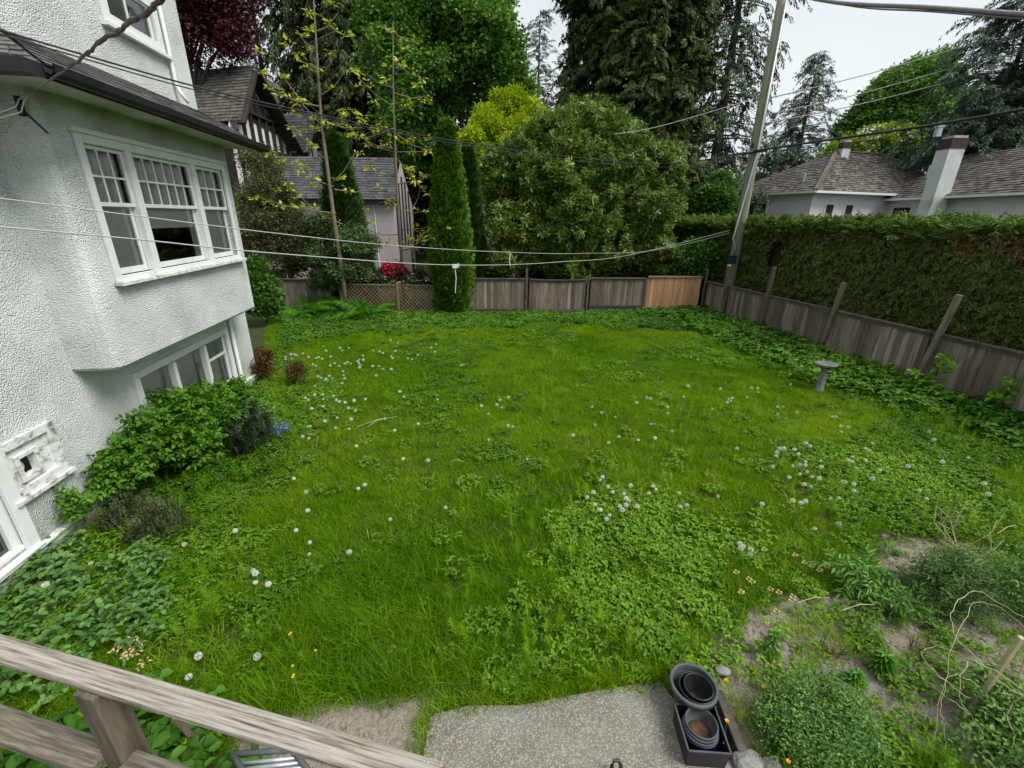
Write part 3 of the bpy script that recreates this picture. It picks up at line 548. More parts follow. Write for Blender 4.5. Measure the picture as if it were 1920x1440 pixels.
# fence along the back of the yard
BA=np.array([-1.72,17.02]);BB=np.array([7.5,17.75]); bd=(BB-BA)/np.linalg.norm(BB-BA); bf=np.array([bd[1],-bd[0],0])
back=thing('board_fence','weathered brown board fence across the back of the yard with one fresh cedar bay','fence',(BA[0],BA[1],0))
def bx(px): 
    q=Pl(px,540,(BA[0],BA[1],0),bf); return q[:2]
for (p0,p1,zt,zb,m,sg,kick) in ((880,984,1.30,.12,'greywood',0,True),(992,1098,1.285,.10,'greywood',.035,True),(1107,1208,1.335,.24,'greywood',.0,True)):
    fence_run(back,[*bx(p0),0],[*bx(p1),0],bf,zt,zb,.135,MAT[m],MAT['greywood2'],True,kick,sg)
fence_run(back,[*bx(1213),0],[*bx(1313),0],bf,1.40,.16,.14,MAT['cedar'],MAT['cedar'],False,False)
for px,zt,w in ((987,1.70,.09),(1102,1.43,.08),(1210,1.34,.08),(878,1.33,.07)):
    q=bx(px); post(back,(*(q+bf[:2]*.02),-.1),(*(q+bf[:2]*.02),zt),w,bf,MAT['greywood2'])
# fence along the side, running towards the camera
RA=np.array([7.55,17.7]); rd=np.array([.1897,-.9818]); rf=np.array([rd[1],-rd[0],0]); rf=rf if rf[0]<0 else -rf
side=thing('board_fence','long weathered grey board fence with tall leaning posts below the clipped hedge','fence',(9.2,9,0))
def sx(px,py,off=0.): return Pl(px,py,(RA[0]+rf[0]*off,RA[1]+rf[1]*off,0),rf)
stn=[(RA@rd)]; 
knots=[float((sx(px,py)[:2]-RA)@rd) for px,py in ((1322,560),(1362,575),(1437,585),(1557,600),(1738,660))]
knots+= [knots[-1]+2.45,knots[-1]+4.9]
gaps=[0]+[]
for a,c in zip(knots[:-1],knots[1:]):
    A=RA+rd*(a+.03); B=RA+rd*(c-.03)
    fence_run(side,[*A,0],[*B,0],rf,1.26,.13,.142,MAT['greywood'],MAT['greywood2'])
tops=[((1355,575),(1366,500)),((1432,590),(1452,500)),((1548,628),(1583,530)),((1716,716),(1799,553))]
for b_,t_ in tops:
    B=sx(*b_,.09); T=sx(*t_,.09); B[2]=max(B[2],0); dirv=T-B; B=B-dirv*.15; post(side,B,T,.098,rf)
q=RA+rd*(knots[5]); post(side,(*(q+rf[:2]*.09),-.1),(*(q+rf[:2]*.09+rd*.35),2.0),.098,rf)
q=sx(1367,499,.09); b=MB(); b.obox(q,rd.tolist()+[0],rf,(0,0,1),(-.05,.05),(-.05,.05),(0,.05)); b.build('post_cap',MAT['wilt'],side)
q=sx(1326,520); post(side,(q[0]-.05,q[1],-.1),(q[0]-.03,q[1],1.75),.07,rf,MAT['greywood2'])
# far-left low board fence and lattice
lowf=thing('board_fence','short brown board fence beside the bright fern behind the white house','fence',(-7.8,16.9,0))
fence_run(lowf,[-9.2,16.95,0],[-7.0,16.85,0],(0.03,-1,0),1.2,.1,.145,MAT['greywood'],MAT['greywood2'],True,False)
post(lowf,(-6.95,16.82,-.1),(-6.95,16.82,1.3),.09,(0,-1,0))
lat=thing('lattice_fence','tan diagonal lattice fence in two bays between the arborvitae trees','fence',(-4.6,16.7,0))
def lattice(x0,x1,z0,z1,y):
    st=.105; H=z1-z0; k=0
    for sgn,yy in ((1,0),(-1,-.012)):
        t=x0-H
        while t<x1+H:
            a,b_=(t,z0),(t+H,z1)
            if sgn<0: a,b_=(t+H,z0),(t,z1)
            pts=[]
            for u in (0,1): pts.append((a[0]+(b_[0]-a[0])*u,a[1]+(b_[1]-a[1])*u))
            (xa,za),(xb,zb)=pts
            def clip(xa,za,xb,zb):
                d=(zb-za)/(xb-xa)
                if xa<x0: za+=d*(x0-xa); xa=x0
                if xa>x1: za+=d*(x1-xa); xa=x1
                if xb<x0: zb+=d*(x0-xb); xb=x0
                if xb>x1: zb+=d*(x1-xb); xb=x1
                return xa,za,xb,zb
            xa,za,xb,zb=clip(xa,za,xb,zb)
            if abs(xb-xa)>.03:
                m=MB(); m.beam((xa,y+yy,za),(xb,y+yy,zb),.010,.032,(0,0,1) if False else (0,-1,0)) if False else m.obox((xa,y+yy,za),nrm(np.array([xb-xa,0,zb-za])),(0,1,0),nrm(np.array([-(zb-za),0,xb-xa])),(0,math.hypot(xb-xa,zb-za)),(0,.010),(-.016,.016))
                m.build('slat',MAT['lattice'],lat)
            t+=st*1.414
    for zz in (z0,z1):
        m=MB(); m.box((x0,x1),(y-.025,y+.022),(zz-.02,zz+.02)); m.build('rail',MAT['lattice'],lat)
lattice(-6.45,-4.42,.12,1.08,16.72); lattice(-4.28,-2.75,.12,1.08,16.72)
for x in (-6.5,-4.35,-2.72): post(lat,(x,16.7,-.1),(x,16.7,1.16),.085,(0,-1,0),MAT['lattice'])
# ---------------------------------------------------------------- utility pole and lines
PY=17.35; pb_=D(1366,545,PY); pt_=D(1465,0,PY)
PX=float(pb_[0]); pole=thing('utility_pole','tall grey green wooden utility pole with a metal conduit and a dark box','pole',(PX,PY,0))
m=MB(); m.tube([(PX,PY,-.3),(PX,PY,3),(PX,PY,7),(PX,PY,11.5)],[.19,.18,.165,.145],14); m.build('shaft',MAT['pole'],pole,True)
def on(px,py,dx=0,dy=-.2): q=D(px,py,PY+dy); return np.array([q[0]+dx,PY+dy,q[2]])
m=MB(); m.tube([on(1474,2),on(1420,285),on(1377,440),on(1374,448),on(1379,462),on(1377,478)],.032,8); m.build('conduit',MAT['galv'],pole,True)
c=on(1371,487,0,-.3); m=MB(); m.box((c[0]-.15,c[0]+.15),(PY-.42,PY-.2),(c[2]-.13,c[2]+.13)); m.box((c[0]-.165,c[0]+.165),(PY-.43,PY-.19),(c[2]+.131,c[2]+.155)); m.build('meter_box',MAT['navy'],pole,bevel=.012)
for (x,y) in ((1405,272),(1432,180),(1424,215)):
    q=on(x,y,.12,-.1); m=MB(); m.lathe([(0,-.07),(.035,-.07),(.045,-.03),(.03,0),(.045,.03),(.03,.07),(0,.07)],q,10); m.beam((q[0]-.2,q[1],q[2]),(q[0],q[1],q[2]),.02,.02); m.build('insulator',MAT['navy'],pole,True)
def wire(name,pts,r,mat,label,cat_='cable',n=24,group=None):
    """pts: 3-D points; smooth curve through them"""
    P=[np.array(p,float) for p in pts]; out=[]
    ts=np.linspace(0,len(P)-1,n); 
    for t in ts:
        i=min(int(t),len(P)-2); u=t-i; p0=P[max(i-1,0)]; p1=P[i]; p2=P[i+1]; p3=P[min(i+2,len(P)-1)]
        out.append(.5*((2*p1)+(-p0+p2)*u+(2*p0-5*p1+4*p2-p3)*u*u+(-p0+3*p1-3*p2+p3)*u**3))
    m=MB(); m.tube(out,r,5); return tag(m.build(name,mat,None,True),label,cat_,group)
def plan(A,B,pix):
    A=np.array([*A,0.]);B=np.array([*B,0.]); d=B-A; n=np.array([d[1],-d[0],0]); return [Pl(x,y,A,n) for x,y in pix]
lineA=(-2.3,1.9); lineB=(PX-.2,PY-.15)
wire('clothesline',plan(lineA,lineB,[(-60,364),(250,404),(540,440),(760,462),(955,473),(1100,475),(1240,467),(1368,437)]),.003,MAT['line'],'upper pale clothesline strand strung from the house side to the pole','clothesline',40)
wire('clothesline',plan(lineA,lineB,[(-60,420),(250,448),(540,477),(853,497),(1050,491),(1200,474),(1368,432)]),.0038,MAT['line'],'lower pale clothesline strand carrying the small spacer','clothesline',40)
q=plan(lineA,lineB,[(853,499)])[0]; m=MB(); m.box((q[0]-.025,q[0]+.025),(q[1]-.012,q[1]+.012),(q[2]-.018,q[2]+.018)); m.box((q[0]+.026,q[0]+.04),(q[1]-.01,q[1]+.01),(q[2]-.01,q[2]+.024)); m.tube([q+[.0,0,-.018],q+[.008,0,-.12],q+[-.006,0,-.26]],.0035,5); tag(m.build('line_spacer',MAT['paint']),'white clothesline spacer with a hanging cord end','spacer')
q=plan(lineA,lineB,[(957,474)])[0]; m=MB(); m.tube([q,q+[-.01,0,-.08],q+[.0,0,-.15]],.004,5); tag(m.build('line_tie',MAT['paint']),'short tie hanging from the upper clothesline','cord')
cA=(-3.4,2.6); cB=(PX-.15,PY-.2)
wire('service_cable',plan(cA,cB,[(-60,38),(120,92),(370,163),(560,207),(740,244),(900,272),(1060,293),(1250,306),(1395,288)]),.0062,MAT['wire'],'upper of the two black service cables crossing from house to pole','cable',50)
wire('service_cable',plan(cA,cB,[(-60,46),(120,99),(370,170),(560,212),(740,249),(900,277),(1060,299),(1250,313),(1395,292)]),.0045,MAT['wire'],'lower thinner black service cable crossing from house to pole','cable',50)
e=D(2000,192,9.5); s=on(1400,284,.15,-.2); wire('trunk_cable',[s,D(1550,263,14.6),D(1740,236,11.9),D(1920,205,10.1),e],.032,MAT['wire'],'thick black cable running from the pole past the hipped house','cable',30)
m=MB(); m.tube([on(1362,292,0,-.25),on(1400,287,0,-.25),on(1432,281,.1,-.4)],[.03,.055,.04],8); tag(m.build('cable_splice',MAT['wire'],None,True),'black splice sleeve strapped to the utility pole','cable')
wire('power_cable',[on(1440,-22,.1,-.2),D(1560,4,13.8),D(1740,14,11.8),D(1920,27,10.2),D(2040,33,9.4)],.045,MAT['wiregrey'],'thick twisted grey power cable high above the hipped roof','cable')
wire('power_cable',[on(1440,-18,.1,-.1),D(1600,12,13.8),D(1740,21,11.8),D(1920,35,10.2),D(2040,42,9.4)],.02,MAT['wiregrey'],'thin grey strand just under the twisted power cable','cable')
for i,(a,b_) in enumerate((((1432,185),(1862,70)),((1424,217),(1830,115)),((1424,232),(1830,140)))):
    wire('phone_wire',[on(*a,.1,-.1),D((a[0]+b_[0])/2,(a[1]+b_[1])/2+6,26),D(*b_,36)],.02,MAT['wiregrey'],('topmost','middle','lowest')[i]+' of the thin wires rising from the pole beside the drooping cedar','wire')
wire('phone_wire',[D(1150,252,15.5),D(1240,236,16.2),on(1430,182,-.1,-.1)],.008,MAT['line'],'single pale wire crossing in front of the giant dark cedar','wire')
# knobbly brown drop cable near the camera
kp=[Pl(62,172,_o+_n*.1,_n),D(100,148,3.0),D(135,122,2.7),D(165,100,2.55),D(185,80,2.4),D(222,58,2.25),D(245,40,2.1),D(275,25,1.95),D(298,0,1.85),D(330,-30,1.75)]
m=MB(); P=[];R=[]
for i in range(len(kp)-1):
    for u in np.linspace(0,1,6,endpoint=False):
        P.append(kp[i]*(1-u)+kp[i+1]*u+rng.normal(size=3)*.0025); R.append((.005+.0032*min(1,i/4))*(1+.22*math.exp(-((u-.0)/.15)**2)+rng.normal()*.07))
m.tube(P,R,8); tag(m.build('drop_cable',mk('brown taped cable',[(.3,(.05,.04,.035)),(.7,(.16,.13,.115))],scale=30,detail=8,rough=.8),None,True),'knobbly brown taped drop cable rising from the wall bracket','cable')
# ---------------------------------------------------------------- neighbouring houses
def quad(mb,a,b,c,d): mb.add([a,b,c,d],[(0,1,2,3)])
# brown-roofed house with timbered gables behind the lattice fence
tud=thing('timbered_house','dark timbered neighbour house with steep brown gabled roof and stone chimney','house',tuple(D(480,420,31)*[1,1,0]))
ap=D(476,122,31.0); nf=D(451,226,28.0); ff=D(563,284,36.0); zl=(nf[2]+ff[2])/2
al=D(250,110,33.5); al[2]=ap[2]; sh=al-ap; nl=nf+sh; fl=ff+sh
m=MB(); quad(m,nl,nf,ap,al); quad(m,fl,al,ap,ff); rf_=m.build('roof',MAT['roofbrown'],tud)
m=MB(); shingles(m,nl,nf,ap,al,18,.42,.03); m.build('shingle',MAT['roofbrown'],rf_,kind='stuff')
gn=nrm(np.cross(ff-nf,[0,0,1])); gn=gn if gn[0]>0 else -gn; back_=-gn*.7
def gpt(t,h): return nf+(ff-nf)*t*np.array([1,1,0])+np.array([0,0,h])   # along the gable foot
n0=nf+back_-[0,0,.2]; f0=ff+back_-[0,0,.2]; a0=ap+back_-[0,0,.3]; 
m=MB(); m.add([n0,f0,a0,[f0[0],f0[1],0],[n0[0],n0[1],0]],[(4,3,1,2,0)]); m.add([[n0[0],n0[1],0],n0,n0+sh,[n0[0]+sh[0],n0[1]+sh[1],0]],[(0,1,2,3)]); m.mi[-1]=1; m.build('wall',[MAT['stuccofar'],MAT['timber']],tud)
def beamg(a,b,w=.22): 
    q=MB(); q.beam(a+gn*.06,b+gn*.06,.12,w,gn); q.build('timber',MAT['timber'],tud)
m=MB()
for (a,c) in ((nf,ap),(ap,ff)): m.beam(a+gn*.02+np.array([0,0,-.15]),c+gn*.02+np.array([0,0,-.15]),.45,.14,np.cross(c-a,gn))
m.build('barge_board',MAT['timber'],rf_)
lo=lambda t,z: np.array([n0[0]+(f0[0]-n0[0])*t,n0[1]+(f0[1]-n0[1])*t,z])
zb=min(n0[2],f0[2]); hgt=ap[2]-zb
for z in (zb-2.9,zb-.2,zb+1.6): 
    w=1-max(0,(z-zb)/hgt); beamg(lo(.5-.48*w,z),lo(.5+.48*w,z),.28)
for t in (.08,.2,.32,.44,.56,.68,.8,.92):
    zt=zb+hgt*(1-abs(t-.5)*2)-.25; beamg(lo(t,zb-2.9),lo(t,max(zt,zb-.1)),.2)
for t in (.26,.5,.74):
    q=MB(); u_=nrm((f0-n0)*[1,1,0]); q.obox(lo(t,zb+.0)+gn*.08,u_,gn,(0,0,1),(-.55,.55),(0,.08),(-2.2,-.5)); wv=q.build('window',MAT['timber'],tud); q=MB(); q.obox(lo(t,zb)+gn*.17,u_,gn,(0,0,1),(-.45,-.04),(0,.01),(-2.1,-.6)); q.obox(lo(t,zb)+gn*.17,u_,gn,(0,0,1),(.04,.45),(0,.01),(-2.1,-.6)); q.build('pane',MAT['glass'],wv)
# flat dark triangle painting in the shade of a recess under the overhanging gable
q=MB(); q.add([n0+gn*.03+(a0-n0)*.25,f0+gn*.03+(a0-f0)*.25,a0+gn*.03-[0,0,.3]],[(0,1,2)]); q.build('gable_shade_panel',MAT['timber'],tud)
m=MB(); c=D(513,300,38); ct=D(505,165,38); m.box((c[0]-.75,c[0]+.75),(37.4,38.6),(0,ct[2])); m.box((c[0]-.95,c[0]+.95),(37.2,38.8),(ct[2]+.001,ct[2]+.35)); ch=m.build('chimney',MAT['stonegrey'],tud); m=MB(); m.lathe([(.34,.35),(.3,.9),(.24,.9),(.24,.4)],(c[0],38,ct[2]),12); m.build('chimney_pot',mk('terracotta',[(1,(.35,.14,.08))]),ch)
# second small gable of the same house
ap2=D(592,212,41); nf2=D(583,286,38); ff2=D(624,292,44); sl=D(522,205,41.5)-ap2; sl[2]=0
m=MB(); quad(m,nf2+sl,nf2,ap2,ap2+sl); quad(m,ff2+sl,ap2+sl,ap2,ff2); r2=m.build('roof',MAT['roofdark'],tud); m=MB(); shingles(m,nf2+sl,nf2,ap2,ap2+sl,13,.45,.03); m.build('shingle',MAT['roofdark'],r2,kind='stuff')
m=MB(); m.add([nf2-gn*.5,ff2-gn*.5,ap2-gn*.5,[ff2[0]-.5,ff2[1],0],[nf2[0]-.5,nf2[1],0]],[(4,3,1,2,0)]); m.build('wall',MAT['timber'],tud)
for t in (.15,.4,.65): 
    q=MB(); u_=(ff2-nf2)*[1,1,0]; p=nf2-gn*.44+u_*t; q.beam((p[0],p[1],nf2[2]-2),(p[0],p[1],nf2[2]+.6),.1,.35,gn); q.build('timber',MAT['stuccofar'],tud)
# garage with pink render
gar=thing('garage','small pink rendered garage with a dark slate roof behind the lattice fence','garage',tuple(D(700,480,25)*[1,1,0]))
rg1=D(738,296,27.2); eg1=D(746,375,24.6); bg1=D(742,330,29.8); bg1[2]=eg1[2]; rg0=D(515,287,27.2); rg0[2]=rg1[2]; eg0=eg1+(rg0-rg1); bg0=bg1+(rg0-rg1)
m=MB(); quad(m,eg0,eg1,rg1,rg0); quad(m,bg0,rg0,rg1,bg1); r3=m.build('roof',MAT['roofdark'],gar); m=MB(); shingles(m,eg0,eg1,rg1,rg0,17,.36,.022); m.build('shingle',MAT['roofdark'],r3,kind='stuff')
w0=np.array([eg0[0],eg0[1]+.35,0]); w1=np.array([eg1[0]-.35,eg1[1]+.35,0]); w2=np.array([eg1[0]-.35,bg1[1]-.3,0]); hz_=eg1[2]-.05
m=MB(); quad(m,w0,w1,w1+[0,0,hz_],w0+[0,0,hz_]); m.add([w1,w2,w2+[0,0,hz_],[w1[0],rg1[1],rg1[2]-.15],w1+[0,0,hz_]],[(0,1,2,3,4)]); m.build('wall',MAT['pink'],gar)
m=MB(); m.beam(eg0-[0,-.06,.07],eg1-[0,-.06,.07],.06,.16); m.build('fascia',MAT['timber'],r3); m=MB(); m.beam(eg1+[.02,0,-.1],rg1+[.02,0,-.1],.08,.22); m.beam(rg1+[.02,0,-.1],bg1+[.02,0,-.1],.08,.22); m.build('barge_board',MAT['timber'],r3)
for i in range(5):
    m=MB(); yy=w1[1]+.5+i*.75; m.box((w1[0]+.002,w1[0]+.06),(yy,yy+.16),(1.9 if i<4 else 0,hz_+(1-abs(yy+.1-rg1[1])/2.6)*1.4)); m.build('timber',MAT['timber'],gar)
m=MB(); m.tube([w1+[-1.0,-.04,0],w1+[-1.0,-.04,hz_]],.03,6); m.build('downpipe',MAT['stuccofar'],gar)
# hipped house beyond the hedge
hh=thing('hipped_house','low white house with hipped cedar shake roofs and two painted chimneys','house',tuple(G(1600,354,5.3)*[1,1,0]))
ZE=5.25
A=G(1530,357,ZE); B=G(1348,367,ZE); C=G(1662,354,ZE)
R1=D(1566,291,float(A[1])+6.5); zr=R1[2]
u1=nrm((B-A)*[1,1,0]); u2=np.array([-u1[1],u1[0],0]); u2=u2 if u2[0]>0 else -u2
La=np.linalg.norm((B-A)[:2]); Lb=np.linalg.norm((C-A)[:2])
Wd=14.0; A2=A+u2*Wd; B2=B+u2*Wd
rA=A+u1*La*.42+u2*Wd*.36; rA[2]=zr; rB=A+u1*La*.42+u2*Wd*.72; rB[2]=zr
m=MB(); quad(m,B,A,rA,rA); quad(m,A,A2,rB,rA); quad(m,A2,B2,rB,rB); quad(m,B2,B,rA,rB)
m.F=[]; m.V=[]; m.lv=[]; m.mi=[]
m.add([B,A,rA],[(0,1,2)]); m.add([A,A2,rB,rA],[(0,1,2,3)]); m.add([A2,B2,rB],[(0,1,2)]); m.add([B2,B,rA,rB],[(0,1,2,3)]); hr=m.build('roof',MAT['shake'],hh)
m=MB(); shingles(m,B,A,rA,rA,22,.3,.035); shingles(m,A,A2,rB,rA,22,.3,.035); m.build('shake',MAT['shake'],hr,kind='stuff')
m=MB(); m.beam(A+[0,0,.06],rA+[0,0,.06],.25,.06); m.beam(rA+[0,0,.06],rB+[0,0,.06],.25,.06); m.build('ridge_cap',MAT['shake'],hr)
# lower wing towards the right
ZL=4.95; E0=G(1640,374,ZL); E1=G(1960,358,ZL); E1=E0+(E1-E0)*1.6; ue=nrm(E1-E0); ve=np.array([-ue[1],ue[0],0]); ve=ve if ve[1]>0 else -ve
T0=E0+ue*.6+ve*4.4; T0[2]=ZL+2.6; T1=T0+ue*16.0
m=MB(); quad(m,E0,E1,T1,T0); quad(m,E1+ve*8.8,E0+ve*8.8,T0,T1); wr=m.build('roof',MAT['shake'],hh); m=MB(); shingles(m,E0,E1,T1,T0,20,.3,.035); m.build('shake',MAT['shake'],wr,kind='stuff')
ins=.6; cA_=A+u1*ins+u2*ins; cB_=B-u1*ins+u2*ins; cA2=A2+u1*ins-u2*ins
m=MB()
for a,c in ((cA_,cB_),(cA_,cA2)): quad(m,[a[0],a[1],0],[c[0],c[1],0],[c[0],c[1],ZE-.05],[a[0],a[1],ZE-.05])
a=E0+ve*.6+ue*.4; c=E1+ve*.6; quad(m,[a[0],a[1],0],[c[0],c[1],0],[c[0],c[1],ZL-.05],[a[0],a[1],ZL-.05]); m.build('wall',MAT['stuccofar'],hh)
m=MB(); 
for a,c in ((B,A),(A,A2)): m.beam(a-[0,0,.06],c-[0,0,.06],.13,.13)
m.beam(E0-[0,0,.06],E1-[0,0,.06],.13,.13); m.build('gutter',MAT['paint'],hr)
m=MB(); quad(m,A-[0,0,.07],B-[0,0,.07],cB_+[0,0,-.07],cA_+[0,0,-.07]); quad(m,A-[0,0,.07],A2-[0,0,.07],cA2-[0,0,.07],cA_-[0,0,.07]); m.build('soffit',MAT['paint'],hr)
def hwin(base,u,n,w,z0,z1,bars=1):
    q=MB(); q.obox(base,u,n,(0,0,1),(-w/2,w/2),(.0,.06),(z0,z1)); f=q.build('window',MAT['paint'],hh); q=MB()
    for i in range(bars+1):
        a=-w/2+.07+(w-.14)*i/(bars+1); q.obox(base,u,n,(0,0,1),(a+.03,a+(w-.14)/(bars+1)-.03),(.062,.07),(z0+.08,z1-.08))
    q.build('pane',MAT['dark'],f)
n1=-u2 if (-u2)@(np.array([0,0,0])-A)>0 else u2
for t in (.55,.70): hwin(np.array([*(cA_+(cB_-cA_)*t)[:2],0]),u1,n1,1.0,3.4,4.7,0)
n2=-u1
for t in (.20,.42): hwin(np.array([*(cA_+(cA2-cA_)*t*.6)[:2],0]),u2,n2,.8,3.5,4.6,0)
hwin(np.array([*(E0+ue*4.1+ve*.6)[:2],0]),ue,-ve,1.5,3.3,4.45,3)
hwin(np.array([*(E0+ue*1.8+ve*.6)[:2],0]),ue,-ve,1.5,3.4,4.5,0)
def chimney(px,pyb,pyt,wpx,Y,bandpx,name_lab):
    b0=D(px,pyb,Y); t0=D(px,pyt,Y); k=D(px,pyt+bandpx,Y); w=wpx*wpp(Y)/2*.52; m=MB(); m.box((b0[0]-w,b0[0]+w),(Y,Y+2*w),(b0[2]-1.5,k[2])); ch=m.build('chimney',MAT['stucco'],hh)
    m=MB(); m.box((b0[0]-w*1.06,b0[0]+w*1.06),(Y-w*.06,Y+2.06*w),(k[2]+.001,t0[2])); m.build('brick_band',MAT['brickred'],ch); m=MB(); m.box((b0[0]-w*.9,b0[0]+w*.9),(Y,Y+1.8*w),(t0[2]+.001,t0[2]+.12)); m.build('flaunching',MAT['concrete'],ch); return ch,t0,w
ch,t0,w=chimney(1583,298,266,26,float(rA[1])-.5,12,0)
Yc=float((E0+ue*5.2+ve*1.2)[1]); cb=D(1758,360,Yc); 
ch,t0,w=chimney(1768,362,258,52,Yc,20,0); m=MB(); m.lathe([(.0,.1),(.16,.1),(.16,.55),(.22,.55),(.22,.62),(0,.66)],(t0[0],Yc+w,t0[2]),12); m.build('flue',MAT['galv'],ch)
for (x,y) in ((1508,332),(1566,330),(1742,318)):
    q=D(x,y,float(A[1])+2.2); m=MB(); m.tube([q-[0,0,.5],q+[0,0,.25]],.07,8); m.build('vent_pipe',MAT['galv'],hr)
# ---------------------------------------------------------------- clipped hedge
HL={}
CEDARLEAF=leafmat('hedge leaf',(.08,.118,.022),(.16,.205,.05),.6,.55,.3); NEWLEAF=leafmat('hedge new growth',(.07,.13,.018),(.15,.24,.04),.55,.4,.3); DEADLEAF=leafmat('hedge dead sprig',(.15,.085,.04),(.24,.14,.075),.8,.4,0)
hfan=fan('hedge_spray',CEDARLEAF,32,.26,.026,.2,leafl=.085,k=4); nfan=fan('hedge_tip',NEWLEAF,22,.36,.035,.15,leafl=.16); dfan=fan('dead_sprig',DEADLEAF,18,.26,.03,.3,leafl=.12)
hA=RA+np.array([.95,0])-rd*7.5; hedge=thing('hedge','tall clipped green conifer hedge with brown patches and a dark hole','hedge',(hA[0]+2,hA[1]-10,0)); hd3=np.array([rd[0],rd[1],0]); HT=3.36
def hpt(s,d,z): return np.stack([hA[0]+rd[0]*s-rf[0]*d,hA[1]+rd[1]*s-rf[1]*d,z],-1)   # d: depth behind the face
LN=23.0
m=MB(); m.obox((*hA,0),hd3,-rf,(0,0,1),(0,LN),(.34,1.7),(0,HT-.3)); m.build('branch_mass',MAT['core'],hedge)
hole=Pl(1448,478,(*hA,0),rf); hs_=float((hole[:2]-hA)@rd); hz0=float(hole[2])
def facescatter(n,zlo,zhi,dl):
    s=rng.uniform(0,LN,n); z=rng.uniform(zlo,zhi,n); bul=.10*(vnoise(np.stack([s,z],1),.8,9)-.5)+.06*(vnoise(np.stack([s,z],1),2.3,4)-.5)
    d=rng.uniform(0,dl,n)-bul; keep=~((((s-hs_)/.46)**2+((z-hz0)/.60)**2)<1+rng.normal(size=n)*.12); keep&=~((abs(s-hs_+.08)<.16)&(z<hz0)&(z>1.0)&(rng.random(n)<.7)); return s[keep],z[keep],d[keep]
az=math.atan2(rf[1],rf[0])
s,z,d=facescatter(34000,.3,HT,.20); n=len(s); dead=np.zeros(n,bool)
for (x,y,r) in ((1542,445,.22),(1762,452,.25),(1815,462,.32),(1868,455,.28),(1905,465,.3),(1700,470,.14)):
    q=Pl(x,y,(*hA,0),rf); ds=float((q[:2]-hA)@rd); dead|=(((s-ds)/r)**2+((z-q[2])/(r*.75))**2<rng.uniform(.05,.9,n))
z=z*(1+.06*np.clip((s-15)/6,0,1)); P=hpt(s,d,z); rot=frame_rot(np.array([0,0,-.5])+rng.normal(size=(n,3)),rf*1.0+np.array([0,0,.35])+rng.normal(size=(n,3))*.45); tn=.55*vnoise(np.stack([s,z],1),.7,2)+.35*rng.random(n)+.1
scatter('face_foliage',P[~dead],hfan,rot[~dead],rng.uniform(.6,1.05,n)[~dead],tn[~dead],hedge); scatter('dead_foliage',P[dead],dfan,rot[dead],rng.uniform(.5,.85,n)[dead],None,hedge)
n=9000; s=rng.uniform(0,LN,n); d=rng.uniform(-.12,1.6,n); z=HT+.10*(vnoise(np.stack([s,d],1),1.2,6)-.3)+rng.uniform(-.25,.1,n)
z=z+.22*np.clip((s-15)/6,0,1); P=hpt(s,d,z); rot=np.stack([rng.normal(size=n)*.4,rng.uniform(-1.3,-.1,n),rng.uniform(0,6.28,n)],1); scatter('top_growth',P,nfan,rot,rng.uniform(.5,1.0,n),None,hedge)
